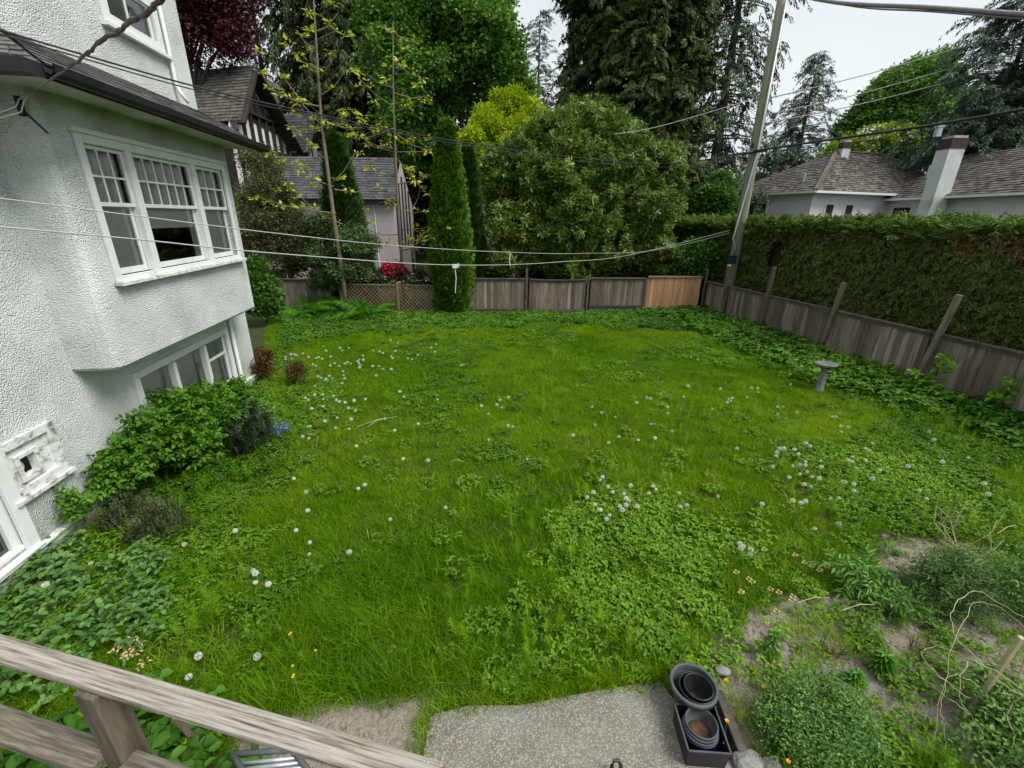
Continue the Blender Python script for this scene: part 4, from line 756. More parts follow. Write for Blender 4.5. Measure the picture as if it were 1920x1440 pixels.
# ---------------------------------------------------------------- trees and shrubs
def lumps_px(L): return [(D(x,y,Y),r*wpp(Y)*(1 if len(o)==0 else o[0])) for (x,y,Y,r,*o) in L]
def on_lumps(lumps,n,shell=.55,fl=.9,inner=.25):
    """points spread through the outer shell of overlapping lumps, weighted by surface"""
    w=np.array([r*r for _,r in lumps]); k=rng.choice(len(lumps),n,p=w/w.sum()); C=np.array([c for c,_ in lumps])[k]; R=np.array([r for _,r in lumps])[k]
    d=nrm(rng.normal(size=(n,3))); f=np.where(rng.random(n)<inner,rng.random(n)**.5,1-rng.random(n)**1.5*shell*.5)
    rough=1+.30*(vnoise(C+d*R[:,None],.9,int(n)%7)-.5)*2+.14*(vnoise(C+d*R[:,None],2.6,int(n)%5)-.5)*2
    P=C+d*(R*f*rough)[:,None]*np.array([1,1,fl]); return P,d,k
def tree(name,label,cat_,base,lumps,n,ps,scl=(.7,1.2),trunk_r=.25,bark='bark',shell=.55,fl=.9,inner=.3,orient=True,group=None,tb=0.,tilt=.35,limbs=True,lean=None,gap=0.,zmin=.1,sub_=4):
    t=thing(name,label,cat_,(base[0],base[1],0),group); zs=[c[2] for c,_ in lumps]; zt=np.percentile(zs,70)
    m=MB(); cx=np.mean([c[0] for c,_ in lumps]); cyy=np.mean([c[1] for c,_ in lumps]); b0=np.array([base[0],base[1],-.2]); tp=np.array([cx*.6+base[0]*.4,cyy*.6+base[1]*.4,zt])
    K=[b0+(tp-b0)*f+np.array([rng.normal()*.1,rng.normal()*.1,0])*(f>0)*(f<1) for f in np.linspace(0,1,7)]; m.tube(K,[trunk_r*(1-.75*f) for f in np.linspace(0,1,7)],8)
    if limbs:
        for c,r in lumps:
            f=min(.95,max(.25,(c[2]-r*.6-b0[2])/(tp[2]-b0[2])*.75)); s=b0+(tp-b0)*f; e=c; q=(s+e)/2+np.array([0,0,.12*np.linalg.norm(e-s)])
            m.tube([s,s*.55+q*.45,q,q*.4+e*.6,e],[trunk_r*.42*(1-f*.5),trunk_r*.33*(1-f*.5),trunk_r*.25,trunk_r*.16,trunk_r*.07],6)
    m.build('trunk',MAT[bark],t,True)
    big=lumps
    if sub_: lumps=big+[(c+nrm(rng.normal(size=3)*[1,1,.8])*r*rng.uniform(.75,1.0),r*rng.uniform(.28,.5)) for c,r in big for _ in range(sub_)]
    P,d,k=on_lumps(lumps,n,shell,fl,inner)
    keep=P[:,2]>zmin
    if gap: keep&=vnoise(P,.55,n%11)>gap
    P,d,k=P[keep],d[keep],k[keep]; n=len(P)
    rot=np.stack([rng.normal(size=n)*tilt,rng.normal(size=n)*tilt,rng.uniform(0,6.28,n)],1)
    if orient=='out':
        az=np.arctan2(d[:,1],d[:,0])+rng.normal(size=n)*.5; rot=frame_rot(d*.5+np.array([0,0,.1])+rng.normal(size=(n,3))*.9,d*[1,1,.5]*.8+np.array([0,0,.6])+rng.normal(size=(n,3))*.4)
    lt=rng.random(len(lumps)); tint=.35*lt[k]+.35*vnoise(P,.9,3)+.3*rng.random(n)+tb
    scatter('crown',P,ps,rot,rng.uniform(*scl,n),tint,t); return t
LM=lambda n,a,b,**k: leafmat(n,srgb(*a),srgb(*b),**k)
maple=broad('maple_leaf',LM('maple leaf',(76,122,44),(140,184,80)),26,.55,.26,.17); maple2=broad('chestnut_leaf',LM('chestnut leaf',(70,106,42),(120,160,68)),26,.6,.3,.17)
lime=broad('lime_leaf',LM('lime leaf',(128,160,16),(190,208,48),transl=.35),24,.42,.22,.10); dog=broad('dogwood_leaf',LM('dogwood leaf',(112,146,36),(160,184,66)),22,.4,.2,.12)
copper=broad('copper_leaf',LM('copper leaf',(54,24,30),(98,50,54),transl=.15),18,.45,.2,.12)
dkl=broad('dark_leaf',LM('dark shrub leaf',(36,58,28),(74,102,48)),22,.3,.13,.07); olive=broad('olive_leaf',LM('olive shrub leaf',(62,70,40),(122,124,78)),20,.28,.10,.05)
brightl=broad('bright_leaf',LM('bright shrub leaf',(46,86,30),(94,136,52)),22,.25,.13,.08); holly=broad('holly_leaf',LM('holly leaf',(38,64,28),(104,130,76),spec=.3),22,.22,.09,.05)
CED=LM('cedar spray',(40,54,32),(98,112,64),var=.5,transl=.1); ced=fan('cedar_spray',CED,26,.95,.10,.45,leafl=.36)
CEB=LM('brown cedar spray',(38,56,26),(92,110,52),var=.5,transl=.1); ceb=fan('brown_cedar_spray',CEB,40,.75,.07,.2,leafl=.22,k=4)
FIR=LM('fir spray',(44,62,46),(88,110,78),var=.45,transl=.1); fir=fan('fir_spray',FIR,30,1.0,.07,.5,leafl=.28)
BLU=LM('blue cedar spray',(52,72,58),(104,126,100),var=.4,transl=.1); blu=fan('blue_cedar_spray',BLU,30,1.0,.06,.35,leafl=.28)
ARB=LM('arborvitae spray',(52,90,18),(108,148,42),var=.45,transl=.15); arb=fan('arbor_spray',ARB,22,.26,.03,.1,leafl=.10)
ARD=LM('dark arborvitae spray',(34,64,20),(74,110,36),var=.45,transl=.15); ard=fan('dark_arbor_spray',ARD,22,.26,.03,.1,leafl=.10)
def laurel_tip(name,mat,k=3):
    ps=[]
    for i in range(k):
        n=26; t=rng.uniform(0,1,n); a=rng.uniform(0,6.28,n); b=np.stack([.03*np.cos(a),.03*np.sin(a),t*.42-.1],1); d=np.stack([np.cos(a),np.sin(a),rng.uniform(-.15,.9,n)*(.4+t)],1)
        V,F=leaves(b,d,np.array([0,0,1.])+rng.normal(size=(n,3))*.25,rng.uniform(.13,.24,n),rng.uniform(.05,.085,n),six=True); ps.append(proto(name,V,F,mat,lv=lvrand(V,6)))
    return ps
laur=laurel_tip('laurel_tip',LM('laurel leaf',(48,90,26),(150,172,78),var=.5,spec=.3,rough=.4))
def conifer(name,label,cat_,base,H,R,ps,nb=240,per=9,z0=.12,scl=(.7,1.1),trunk_r=.35,droop=.25,prof=lambda f:(1-f)**.8,up=.1,group=None,bark='bark',seedz=0,cl=.75,lean=(0,0)):
    t=thing(name,label,cat_,(base[0],base[1],0),group); m=MB(); lx,ly=lean
    ax=lambda f: np.array([base[0]+lx*f,base[1]+ly*f,H*f])
    m.tube([ax(f) for f in np.linspace(-.01,1,9)],[trunk_r*(1-f*.95)+.015 for f in np.linspace(0,1,9)],9)
    P=[];RT=[];S=[]
    for i in range(nb):
        f=z0+(1-z0)*(i+rng.random())/nb; r=R*prof(f)*rng.uniform(.6,1.1)+.15; a=rng.uniform(0,6.28); dr=droop*rng.uniform(.6,1.4); u=np.array([math.cos(a),math.sin(a),0])
        def bp(q): return ax(f)+u*r*q+np.array([0,0,up*r*q-dr*r*q*q])
        if r>.6: m.tube([bp(0),bp(.4),bp(.8),bp(1)],[trunk_r*.16*(1-f)+.02,.03*(1-f)+.015,.012,.006],4,False)
        k=max(2,int(per*r/R+1))
        for q in np.linspace(.25,1,k)+rng.normal(size=k)*.05:
            P.append(bp(q)+rng.normal(size=3)*.10*r**.5); sl=up-2*dr*q; RT.append((rng.normal()*.35,-math.atan(sl)*.8+rng.normal()*.2,a+rng.normal()*.55)); S.append(rng.uniform(*scl)*(cl+(1-cl)*q))
    m.build('trunk',MAT[bark],t,True); P=np.array(P); scatter('crown',P,ps,np.array(RT),np.array(S),.4*vnoise(P,.6,5)+.6*rng.random(len(P)),t); return t
def b2(px,Y,py=480): q=D(px,py,Y); return (float(q[0]),float(q[1]))
def top(px,py,Y): return float(D(px,py,Y)[2])
# big broadleaf maple in the middle of the back row
tree('broadleaf_tree','huge bright green broadleaf tree rising in the middle of the back row','tree',b2(872,36),lumps_px([(770,60,35,62),(850,20,36,75),(895,70,35,58),(945,125,36,44),(975,175,36,34),(790,150,34,58),(760,220,34,45),(830,215,36,38),(900,160,37,45),(940,220,36,40),(800,270,35,45),(850,-60,36,85),(780,-60,36,80),(992,225,36,22),(905,15,37,40),(720,20,35,40),(740,120,34,45)]),5200,maple,(.8,1.25),.4,inner=.2,gap=.22)
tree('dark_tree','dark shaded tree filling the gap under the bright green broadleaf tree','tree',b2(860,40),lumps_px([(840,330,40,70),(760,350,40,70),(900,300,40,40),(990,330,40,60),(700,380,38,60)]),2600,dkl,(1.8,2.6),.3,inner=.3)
tree('yellow_green_tree','vivid yellow green tree behind the big round laurel','tree',b2(950,26),lumps_px([(955,205,26,26),(920,232,25.5,32),(985,235,26,28),(900,270,25,30),(950,275,25,38),(885,318,25,30),(1008,268,26,22),(930,335,25,38),(862,295,25,22),(858,335,25,24),(940,190,26,14),(972,185,26,12),(1000,215,26,14)]),5600,lime,(.5,.9),.2,'bark2',orient=True,gap=.24,sub_=9,tilt=.6)
# giant cedars
tree('giant_cedar','giant dark brownish cedar towering behind the round laurel','tree',b2(1185,29),lumps_px([(1130,20,29,62),(1200,0,28,95),(1270,30,29,60),(1110,110,29,48),(1180,110,28,80),(1260,110,28.5,55),(1112,190,28,46),(1190,200,27,75),(1250,190,28,50),(1112,260,28,44),(1200,290,27,70),(1265,260,27.5,50),(1240,340,27,55),(1180,-90,29,110),(1290,-60,29,60),(1270,380,27,48),(1120,-40,29,55)]),9500,ceb,(.7,1.2),.7,inner=.1,orient='out',shell=.35,limbs=True)
conifer('fir_tree','tall open fir with pale trunk showing sky, behind the utility pole','tree',b2(1378,33,60),26,4.8,fir,330,9,.14,(.8,1.2),.38,.35,lambda f:.85*(1-f)**.55,.05)
conifer('fir_tree','small pointed distant fir top seen in the sky gap beside the giant cedar','tree',b2(1012,56,60),top(1012,18,56),4.2,fir,190,7,.3,(.8,1.2),.3,.12,lambda f:(1-f)**.9*.9+.05,.25)
conifer('cedar_tree','dense dark cedar with hanging sprays between the two bare saplings','tree',b2(668,46,120),34,6.8,ced,620,11,.10,(1.2,1.8),.5,.5,lambda f:(1-f)**.5*.95,.15)
conifer('cedar_tree','dark slim cedar just behind the first bare sapling','tree',b2(568,48,80),34,4.4,ced,330,8,.2,(1.2,1.8),.45,.55,lambda f:(1-f)**.5,.1)
conifer('fir_tree','thin open fir against the sky behind the timbered house','tree',b2(480,50,60),36,6.2,fir,190,8,.25,(.9,1.3),.35,.4,lambda f:.8*(1-f)**.5,.0)
conifer('cedar_tree','dark cedar behind the garage roof and second bare sapling','tree',b2(745,44,250),23,4.2,ced,280,8,.05,(1.1,1.6),.35,.45,lambda f:(1-f)**.6,.1)
tree('copper_beech','dark purple copper beech drooping over the timbered house roof','tree',b2(380,31),lumps_px([(370,-10,31,55),(420,10,31,45),(385,55,31,40),(440,60,31,34),(410,95,31,26),(350,-80,31,80),(440,-60,32,60),(350,60,31,40)]),2000,copper,(.7,1.2),.35,inner=.2,gap=.44)
conifer('deodar_cedar','drooping deodar cedar with a bent tip standing alone against the sky','tree',b2(1535,44,110),top(1535,95,44),5.3,blu,300,9,.22,(.8,1.15),.3,.42,lambda f:(1-f)**.75,.25)
tree('broadleaf_tree','round green chestnut tree rising behind the hipped roof','tree',b2(1690,47),lumps_px([(1735,150,47,38),(1690,185,47,45),(1745,195,47,40),(1645,215,47,38),(1700,240,46,50),(1615,240,47,32),(1760,240,47,36),(1650,265,46,36)]),3600,maple2,(.8,1.25),.4,inner=.2,gap=.15)
dg=tree('dogwood_tree','yellow green flowering dogwood directly behind the hipped roof chimney','tree',b2(1660,40),lumps_px([(1600,285,40,28),(1640,265,40,28),(1690,275,40,32),(1735,285,40,26),(1560,300,40,22),(1665,305,40,36)]),2000,dog,(.8,1.2),.2)
P,d,k=on_lumps(lumps_px([(1640,262,39.5,26),(1690,275,39.5,30),(1610,280,39.5,26)]),150,.1); wf=broad('dogwood_bract',MAT['whiteflower'],4,.1,.22,.18); scatter('blossom',P,wf,None,1.,None,dg)
conifer('blue_cedar','tall grey green cedar with flat sprays beyond the hipped house','tree',b2(1905,33,120),18.5,6.2,blu,420,10,.12,(1.0,1.5),.4,.15,lambda f:(1-f)**.5,.05)
tree('evergreen_tree','dense green evergreen behind the tall painted chimney','tree',b2(1880,40),lumps_px([(1850,230,39,40),(1890,190,39,45),(1900,260,38,50),(1830,285,39,35),(1950,230,39,50),(1950,150,39,50)]),2600,ceb,(1.0,1.6),.35,orient='out',tb=.15)
tree('green_shrub','light green shrub beneath the open fir left of the utility pole','shrub',b2(1340,25),lumps_px([(1335,375,25,26),(1355,395,25,22),(1318,400,25,22),(1345,345,26,16)]),900,brightl,(1.2,2.),.1)
for (px,Y,lab) in ((1215,44,'dark distant treeline clump behind the giant cedar'),(560,46,'dark distant clump behind the timbered house gables'),(1440,60,'dark distant clump behind the hipped roof end'),(1860,60,'dark distant clump behind the blue grey cedar'),(980,60,'dark distant clump behind the yellow green tree')):
    tree('far_tree',lab,'tree',b2(px,Y),lumps_px([(px-50,380,Y,55),(px+40,370,Y,60),(px,345,Y,50)]),900,dkl,(2.2,3.2),.3)
# round laurel
LL=[(1090,385,20.6,135)]+[(1090+142*math.cos(q),372-118*math.sin(q),19.8,44+8*math.sin(5*q)) for q in np.arange(-.35,3.6,.39)]+[(x,y,18.5,r) for x,y,r in ((1020,340,46),(1155,335,48),(1090,300,44),(1085,395,52),(965,420,46),(1215,415,46),(1035,460,48),(1145,465,50),(950,480,38),(1225,480,36),(1090,500,44))]
LL=lumps_px(LL)
tree('laurel_bush','big round glossy laurel bush overhanging the back fence','shrub',b2(1090,20.3,500),LL+[(LL[0][0]+np.array([0,1.5,0]),LL[0][1]*.95)],9000,laur,(.75,1.2),.25,inner=.08,shell=.3,tilt=.6,limbs=True,zmin=1.0,sub_=3)
for c,r in LL[8:9]: pass
m=MB()
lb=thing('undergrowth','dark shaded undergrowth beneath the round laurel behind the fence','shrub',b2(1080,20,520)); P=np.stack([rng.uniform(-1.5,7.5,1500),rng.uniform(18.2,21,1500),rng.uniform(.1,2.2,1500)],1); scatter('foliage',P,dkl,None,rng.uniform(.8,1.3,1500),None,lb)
# columnar arborvitae
def column(label,px,Y,pyt,wpx,ps,n,taper=.6,py0=588):
    b=b2(px,Y,py0); H=top(px,pyt,Y); R=wpx*wpp(Y)/2; t=thing('arborvitae',label,'tree',(b[0],b[1],0),'columnar arborvitae'); m=MB(); m.tube([(b[0],b[1],-.1),(b[0],b[1],H*.9)],[.1,.02],6); m.lathe([(R*.62,.1),(R*.66,H*.3),(R*.5,H*.65),(.05,H*.93)],(b[0],b[1],0),10); m.mi=[0]*len(m.F); m.build('trunk',MAT['core'],t,True)
    f=rng.random(n)**.85; a=rng.uniform(0,6.28,n); pr=np.where(f<.15,.8+f*1.3,1)*np.clip((1-f)/(1-taper),0,1)**.6; bul=1+.16*(vnoise(np.stack([a*2.2,f*H*.9],1),1.,8)-.5); r=R*pr*bul*rng.uniform(.78,1,n)
    P=np.stack([b[0]+r*np.cos(a),b[1]+r*np.sin(a),f*H],1); rot=np.stack([rng.normal(size=n)*.4+1.57*(rng.random(n)<.6),-rng.uniform(.6,1.45,n),a+rng.normal(size=n)*.4],1); scatter('crown',P,ps,rot,rng.uniform(.7,1.25,n),.5*vnoise(np.stack([a*3,f*H*1.2],1),1.,4)+.5*rng.random(n),t)
column('tall bright green arborvitae column beside the lattice fence end',850,16.95,238,70,arb,5600,.35)
column('slimmer arborvitae column half hidden behind the tall bright one',884,18.3,285,58,ard,3000,.3)
column('dark conical arborvitae in front of the garage wall',664,17.9,262,96,ard,4600,.1,575)
# bare saplings with sparse new leaves
twl=broad('sapling_leaf',LM('sapling leaf',(160,172,40),(206,212,84),transl=.35),9,.10,.16,.07,fl=.6,k=3)
def sapling(label,pts,Y,br,r0):
    q=[D(x,y,Y) for x,y in pts]; t=thing('sapling',label,'tree',(q[0][0],q[0][1],0)); q[0]=q[0]*[1,1,0]; m=MB(); m.tube(q,[r0*(1-.85*i/(len(q)-1)) for i in range(len(q))],7); P=[]
    for (x0,y0,dx,dy,l) in br:
        s=D(x0,y0,Y); e=D(x0+dx,y0+dy,Y)+np.array([0,rng.normal()*.8,0]); mid=(s+e)/2+np.array([0,0,-.12*l]); m.tube([s,s*.5+mid*.5,mid,mid*.4+e*.6,e],[r0*.33,r0*.26,r0*.2,r0*.14,r0*.07],5)
        for f in np.linspace(.35,1,max(2,int(math.hypot(dx,dy)/26))):
            c=(s*(1-f)**2+2*f*(1-f)*mid+f*f*e) if f<1 else e; P.append(c+rng.normal(size=3)*.10)
            if rng.random()<.35:
                e2=c+np.array([rng.normal()*.4,rng.normal()*.4,rng.uniform(.15,.5)]); m.tube([c,(c+e2)/2,e2],[r0*.12,r0*.09,r0*.05],4); P.append(e2)
    m.build('trunk',MAT['bark2'],t,True); scatter('leaves',np.array(P),twl,None,rng.uniform(.8,1.5,len(P)),None,t)
sapling('thin bare sapling with sparse yellow leaves standing in front of the dark conical arborvitae',[(650,585),(640,500),(625,400),(612,300),(603,235),(596,130),(588,0),(582,-60)],16.4,[(612,300,-92,-75,1),(604,240,52,-35,1),(612,238,-60,-5,1),(625,350,-120,-70,2),(600,200,-95,-35,1),(598,150,60,-80,1),(604,225,70,10,1),(596,130,-80,-60,1),(590,60,40,-40,1),(590,90,-60,-55,1),(626,355,60,-5,1),(620,345,45,-60,1),(640,420,-110,-80,2),(603,235,-70,-90,1),(587,20,-45,-30,1),(600,180,50,-50,1),(630,400,-140,-30,1)],.085)
sapling('taller thin sapling with yellow green leaves beside the garage corner',[(757,560),(752,470),(746,380),(742,300),(738,200),(737,100),(737,40)],18.6,[(745,280,-85,-30,1),(745,285,90,-18,1),(740,210,50,-25,1),(738,200,-70,-60,1),(738,115,30,-10,1),(742,285,-105,-55,2),(738,165,-55,-30,1),(740,175,50,-15,1),(746,330,-70,-20,1),(746,345,75,-28,1),(740,240,-90,20,1),(741,250,60,30,1),(750,430,90,-15,1),(750,440,-70,-10,1),(737,60,-25,-20,1),(737,60,25,-15,1),(747,300,50,60,1),(752,470,80,-30,1),(748,370,-60,20,1),(738,140,35,-30,1)],.075)
sapling('short young sapling behind the lattice fence end',[(776,520),(775,440),(774,390)],18.9,[(775,400,-40,-20,1),(775,400,40,-25,1),(775,430,45,10,1),(775,450,-45,10,1),(774,390,10,-40,1)],.045)
# shrubs at the back-left
tree('olive_shrub','tall olive brown shrub between the white house and the conical arborvitae','shrub',b2(535,19),lumps_px([(495,310,19.5,30),(520,375,19,36),(495,370,19,40),(545,430,18.6,42),(585,445,19,30),(500,430,18.6,45),(580,460,18.5,40),(530,480,18.5,42)]),2600,olive,(.8,1.3),.12,inner=.3,gap=.12,tilt=.6)
tree('holly_shrub','grey green holly shrub growing over the conical arborvitae base','shrub',b2(640,17.2),lumps_px([(610,470,17.2,36),(660,450,17.2,36),(665,505,17,26),(640,510,17,36),(610,520,17,24),(600,430,17.4,30)]),1700,holly,(.8,1.2),.07,inner=.3,gap=.1,tilt=.6)
tree('bright_shrub','bright green leafy shrub at the far corner of the white house','shrub',b2(505,14.6,570),lumps_px([(488,535,14.6,22),(505,560,14.4,20),(485,570,14.2,18),(480,500,14.8,14)]),420,brightl,(.7,1.1),.05,tilt=.6)
tree('elder_shrub','leafy green bramble shrub behind the fence corner by the pole','shrub',b2(1300,19,520),lumps_px([(1280,495,19,26),(1320,490,18.8,26),(1250,510,19,20),(1345,500,18.4,16),(1300,475,19.2,20)]),800,brightl,(.9,1.4),.05,tilt=.5)
# flowers behind the lattice
def flowerbush(name,label,pts,petals,nl,nf):
    lu=lumps_px(pts); t=tree(name,label,'shrub',(lu[0][0][0],lu[0][0][1]),lu,nl,dkl,(.5,.8),.03,tilt=.6); P,d,k=on_lumps(lu,nf,.1); P=P[d[:,1]<.3]; scatter('blossom',P,petals,None,rng.uniform(.8,1.3,len(P)),None,t)
rfp=broad('red_truss',MAT['redflower'],12,.13,.11,.08); wfp=broad('white_truss',MAT['whiteflower'],10,.10,.10,.08)
flowerbush('red_rhododendron','crimson flowering rhododendron mound behind the lattice fence',[(735,508,18.0,17),(750,512,18.0,14),(722,516,18.0,10)],rfp,110,420)
flowerbush('white_rhododendron','cream white flowering shrub under the crimson rhododendron',[(712,524,17.6,10),(725,530,17.5,10),(700,520,17.7,9)],wfp,160,45)
flowerbush('white_rhododendron','pale pink white flowering shrub beside the arborvitae column',[(785,522,17.6,14),(770,530,17.5,10),(800,530,17.5,10)],wfp,160,55)
# ferns
frond_m=LM('fern frond',(76,130,24),(136,182,58),transl=.35)
def frond_proto(k=3):
    ps=[]
    for i in range(k):
        n=28; t=np.linspace(.08,1,n); b=np.stack([t*1.0,0*t,.75*t-.75*t*t*1.05],1); Vs=[];Fs=[]
        for sd in (1,-1):
            d=np.stack([.45+0*t,sd*np.ones(n),-.25-.2*t],1); V,F=leaves(b,d,np.array([0,0,1.])+rng.normal(size=(n,3))*.15,.27*np.sin(np.pi*np.clip(t*.9+.12,0,1))**.7+.02,.030,droop=.2,six=False); Vs.append((V,F))
        V,F=cat(*[(v,) for v in Vs]); ps.append(proto('frond',V,F,frond_m,lv=lvrand(V,4)))
    return ps
frp=frond_proto()
def fern(label,px,py,n,s):
    g=G(px,py); t=thing('fern',label,'fern',(g[0],g[1],0),'ferns at the back of the yard'); a=np.arange(n)*2.4+rng.normal(size=n)*.2; 
    for q in a:
        o=bpy.data.objects.new('frond',frp[int(rng.random()*3)].data); COL.objects.link(o); o.parent=t; o.location=(.05*math.cos(q),.05*math.sin(q),.03); o.rotation_euler=(rng.normal()*.15,rng.uniform(-.5,.15),q); k=s*rng.uniform(.75,1.1); o.scale=(k,k,k)
fern('large bright fern in front of the short board fence',572,592,20,1.45); fern('bright fern in front of the lattice fence',690,592,16,1.3); fern('low small fern beside the house corner shrub',528,596,9,.7)
# ---------------------------------------------------------------- lawn, weeds and ground cover
YARD=[(-4.9,2.6),(-5.9,9.9),(-9.3,16.8),(-2.7,16.75),(7.4,17.6),(9.3,8.7),(10.2,4.0),(10.8,1.2),(1.9,1.2),(1.72,1.9),(1.45,2.1),(1.3,2.45),(1.0,2.5),(.55,2.42),(-.2,2.36),(-.57,2.42),(-1.0,2.34),(-1.5,2.28),(-1.95,2.0),(-2.0,1.5),(-2.2,.6),(-4.7,.6)]
def spread(dens,fn=None,poly=YARD,box=(-9.4,.5,11,17.7)):
    n=int(dens*(box[2]-box[0])*(box[3]-box[1])); P=np.stack([rng.uniform(box[0],box[2],n),rng.uniform(box[1],box[3],n)],1); P=P[inpoly(P,poly)]
    # only what the view can take in
    y=np.maximum(P[:,1],.6); P=P[np.abs(P[:,0])<y*1.35+1.2]; P=P[~((P[:,0]>1.12)&(P[:,0]<1.6)&(P[:,1]>1.75)&(P[:,1]<2.47))]
    if fn is not None: P=P[rng.random(len(P))<fn(P)]
    return P
def at_ground(P,dz=0): return np.column_stack([P,gz(P[:,0],P[:,1])+dz])
ZL_=gpoly([(470,700),(540,640),(560,700),(600,780),(560,880),(470,980),(430,1100),(420,1250),(300,1330),(-400,1400),(-200,1150),(100,1020),(260,880),(400,760)])
ZC_=gpoly([(1060,1010),(1180,940),(1300,960),(1420,960),(1500,900),(1620,780),(1700,740),(1930,800),(2000,1060),(1760,1010),(1640,1030),(1440,1090),(1330,1170),(1260,1285),(1080,1240),(1000,1130)])
ZB_=[(-6.2,12.2),(-9.4,16.9),(-2.7,16.9),(7.4,17.7),(8.4,13),(7.2,13.8),(5.2,14.6),(2,15.2),(-1,14.6),(-3.5,13.6)]
def softin(P,poly,s=.5,seed=0): 
    Q=P+s*(np.stack([vnoise(P,1.1,seed),vnoise(P,1.1,seed+9)],1)-.5)*2; return inpoly(Q,poly)
def soil_at(P): return softin(P,SOIL,.25,2)
def gblades(name,mat,n,R,Lr,w,bend,k=4,seg=3,spreadang=.35):
    ps=[]
    for i in range(k):
        a=rng.uniform(0,6.28,n); r=R*np.sqrt(rng.random(n)); b=np.stack([r*np.cos(a),r*np.sin(a),0*r-.01],1); d=np.stack([rng.normal(size=n)*spreadang,rng.normal(size=n)*spreadang,np.ones(n)],1); V,F=blades(b,d,rng.uniform(*Lr,n),w,rng.uniform(.2,1,n)*bend,seg); ps.append(proto(name,V,F,mat,lv=lvrand(V,2*seg+2)))
    return ps
GR=LM('lawn grass',(70,120,2),(146,176,32),var=.35,transl=.35,rough=.7,spec=.08); GL=LM('long grass',(58,104,2),(112,152,22),var=.35,transl=.35,rough=.6,spec=.12)
gshort=gblades('short_grass',GR,60,.11,(.05,.11),.0055,.5); glong=gblades('long_grass',GL,40,.10,(.13,.30),.007,.55,4,4); gmid=gblades('mid_grass',GR,42,.11,(.09,.18),.006,.55,4,3)
def lushness(P):   # long unmown grass near the patio and in soft drifts
    return np.clip((5.2-P[:,1])/1.8,0,1)*.9+.5*(vnoise(P,.8,21)>.62)
def f_short(P): return (~soil_at(P))*np.where(softin(P,ZC_,.6,4)|softin(P,ZL_,.5,6),.6,1)*np.where(softin(P,ZB_,.8,7),.25,1)
def tintf(P,s): return np.clip(1.5*(.5*vnoise(P,.55,s)+.3*vnoise(P,1.7,s+3)+.2*rng.random(len(P)))-.25,0,1)
P=spread(190,lambda P:f_short(P)*np.where(P[:,1]<4.5,.6,1)); Q=at_ground(P); sc=rng.uniform(.7,1.25,len(P))*np.where(P[:,1]>9,1.15,1)
yel=np.clip(1-np.abs(P[:,1]-6.8)/3.5,0,1)*.25
scatter('lawn_grass',Q,gshort,None,sc,tintf(P,31)*.8+yel)
P=spread(70,lambda P:f_short(P)*np.clip(lushness(P)+.15,0,1)); scatter('rough_grass',at_ground(P),gmid,None,rng.uniform(.7,1.3,len(P)),tintf(P,33)*.9)
P=spread(95,lambda P:(~soil_at(P))*np.where(softin(P,ZC_,.5,4)|softin(P,ZL_,.4,6),.25,1)*np.clip((4.7-P[:,1])/1.4,0,1)*(.35+.65*(vnoise(P,1.3,41)>.42))); scatter('long_grass',at_ground(P),glong,None,rng.uniform(.65,1.15,len(P)),tintf(P,35)*.8)
THm=LM('dry thatch',(120,112,50),(176,164,92),var=.3,transl=.2,spec=.05); thatch=gblades('dry_thatch',THm,22,.12,(.03,.09),.005,.8,3,2,.9)
P=spread(60,lambda P:(~soil_at(P))*((vnoise(P,.75,91)*.6+vnoise(P,2.4,92)*.4)>.60)*.8*(P[:,1]>4.3)); scatter('dry_thatch',at_ground(P,.02),thatch,None,rng.uniform(.7,1.2,len(P)),None)
# feathery horsetail
HTm=LM('horsetail',(76,126,4),(136,176,32),var=.25,transl=.4,spec=.1)
def horsetail(k=3):
    ps=[]
    for i in range(k):
        B=[];Dd=[];Ls=[]
        for h in np.linspace(.03,.26,11):
            n=9; a=rng.uniform(0,6.28,n); B.append(np.stack([0*a,0*a,np.full(n,h)],1)); Dd.append(np.stack([np.cos(a),np.sin(a),np.full(n,.75)],1)); Ls.append(rng.uniform(.6,1,n)*(.10*(1-(h-.03)/.30)+.02))
        B.append(np.array([[0,0,-.01]])); Dd.append(np.array([[.05,0,1.]])); Ls.append(np.array([.31])); V,F=blades(np.concatenate(B),np.concatenate(Dd),np.concatenate(Ls),.0045,.15,1); ps.append(proto('horsetail',V,F,HTm,lv=lvrand(V,4)))
    return ps
hst=horsetail()
P=spread(42,lambda P:(~soil_at(P))*np.where(softin(P,ZL_,.6,6)|softin(P,ZC_,.6,4),.9,.28)*(vnoise(P,.9,51)>.38)*np.clip((11-P[:,1])/4,0.1,1)); scatter('horsetail',at_ground(P),hst,None,rng.uniform(.6,1.15,len(P)),None,None,'stuff')
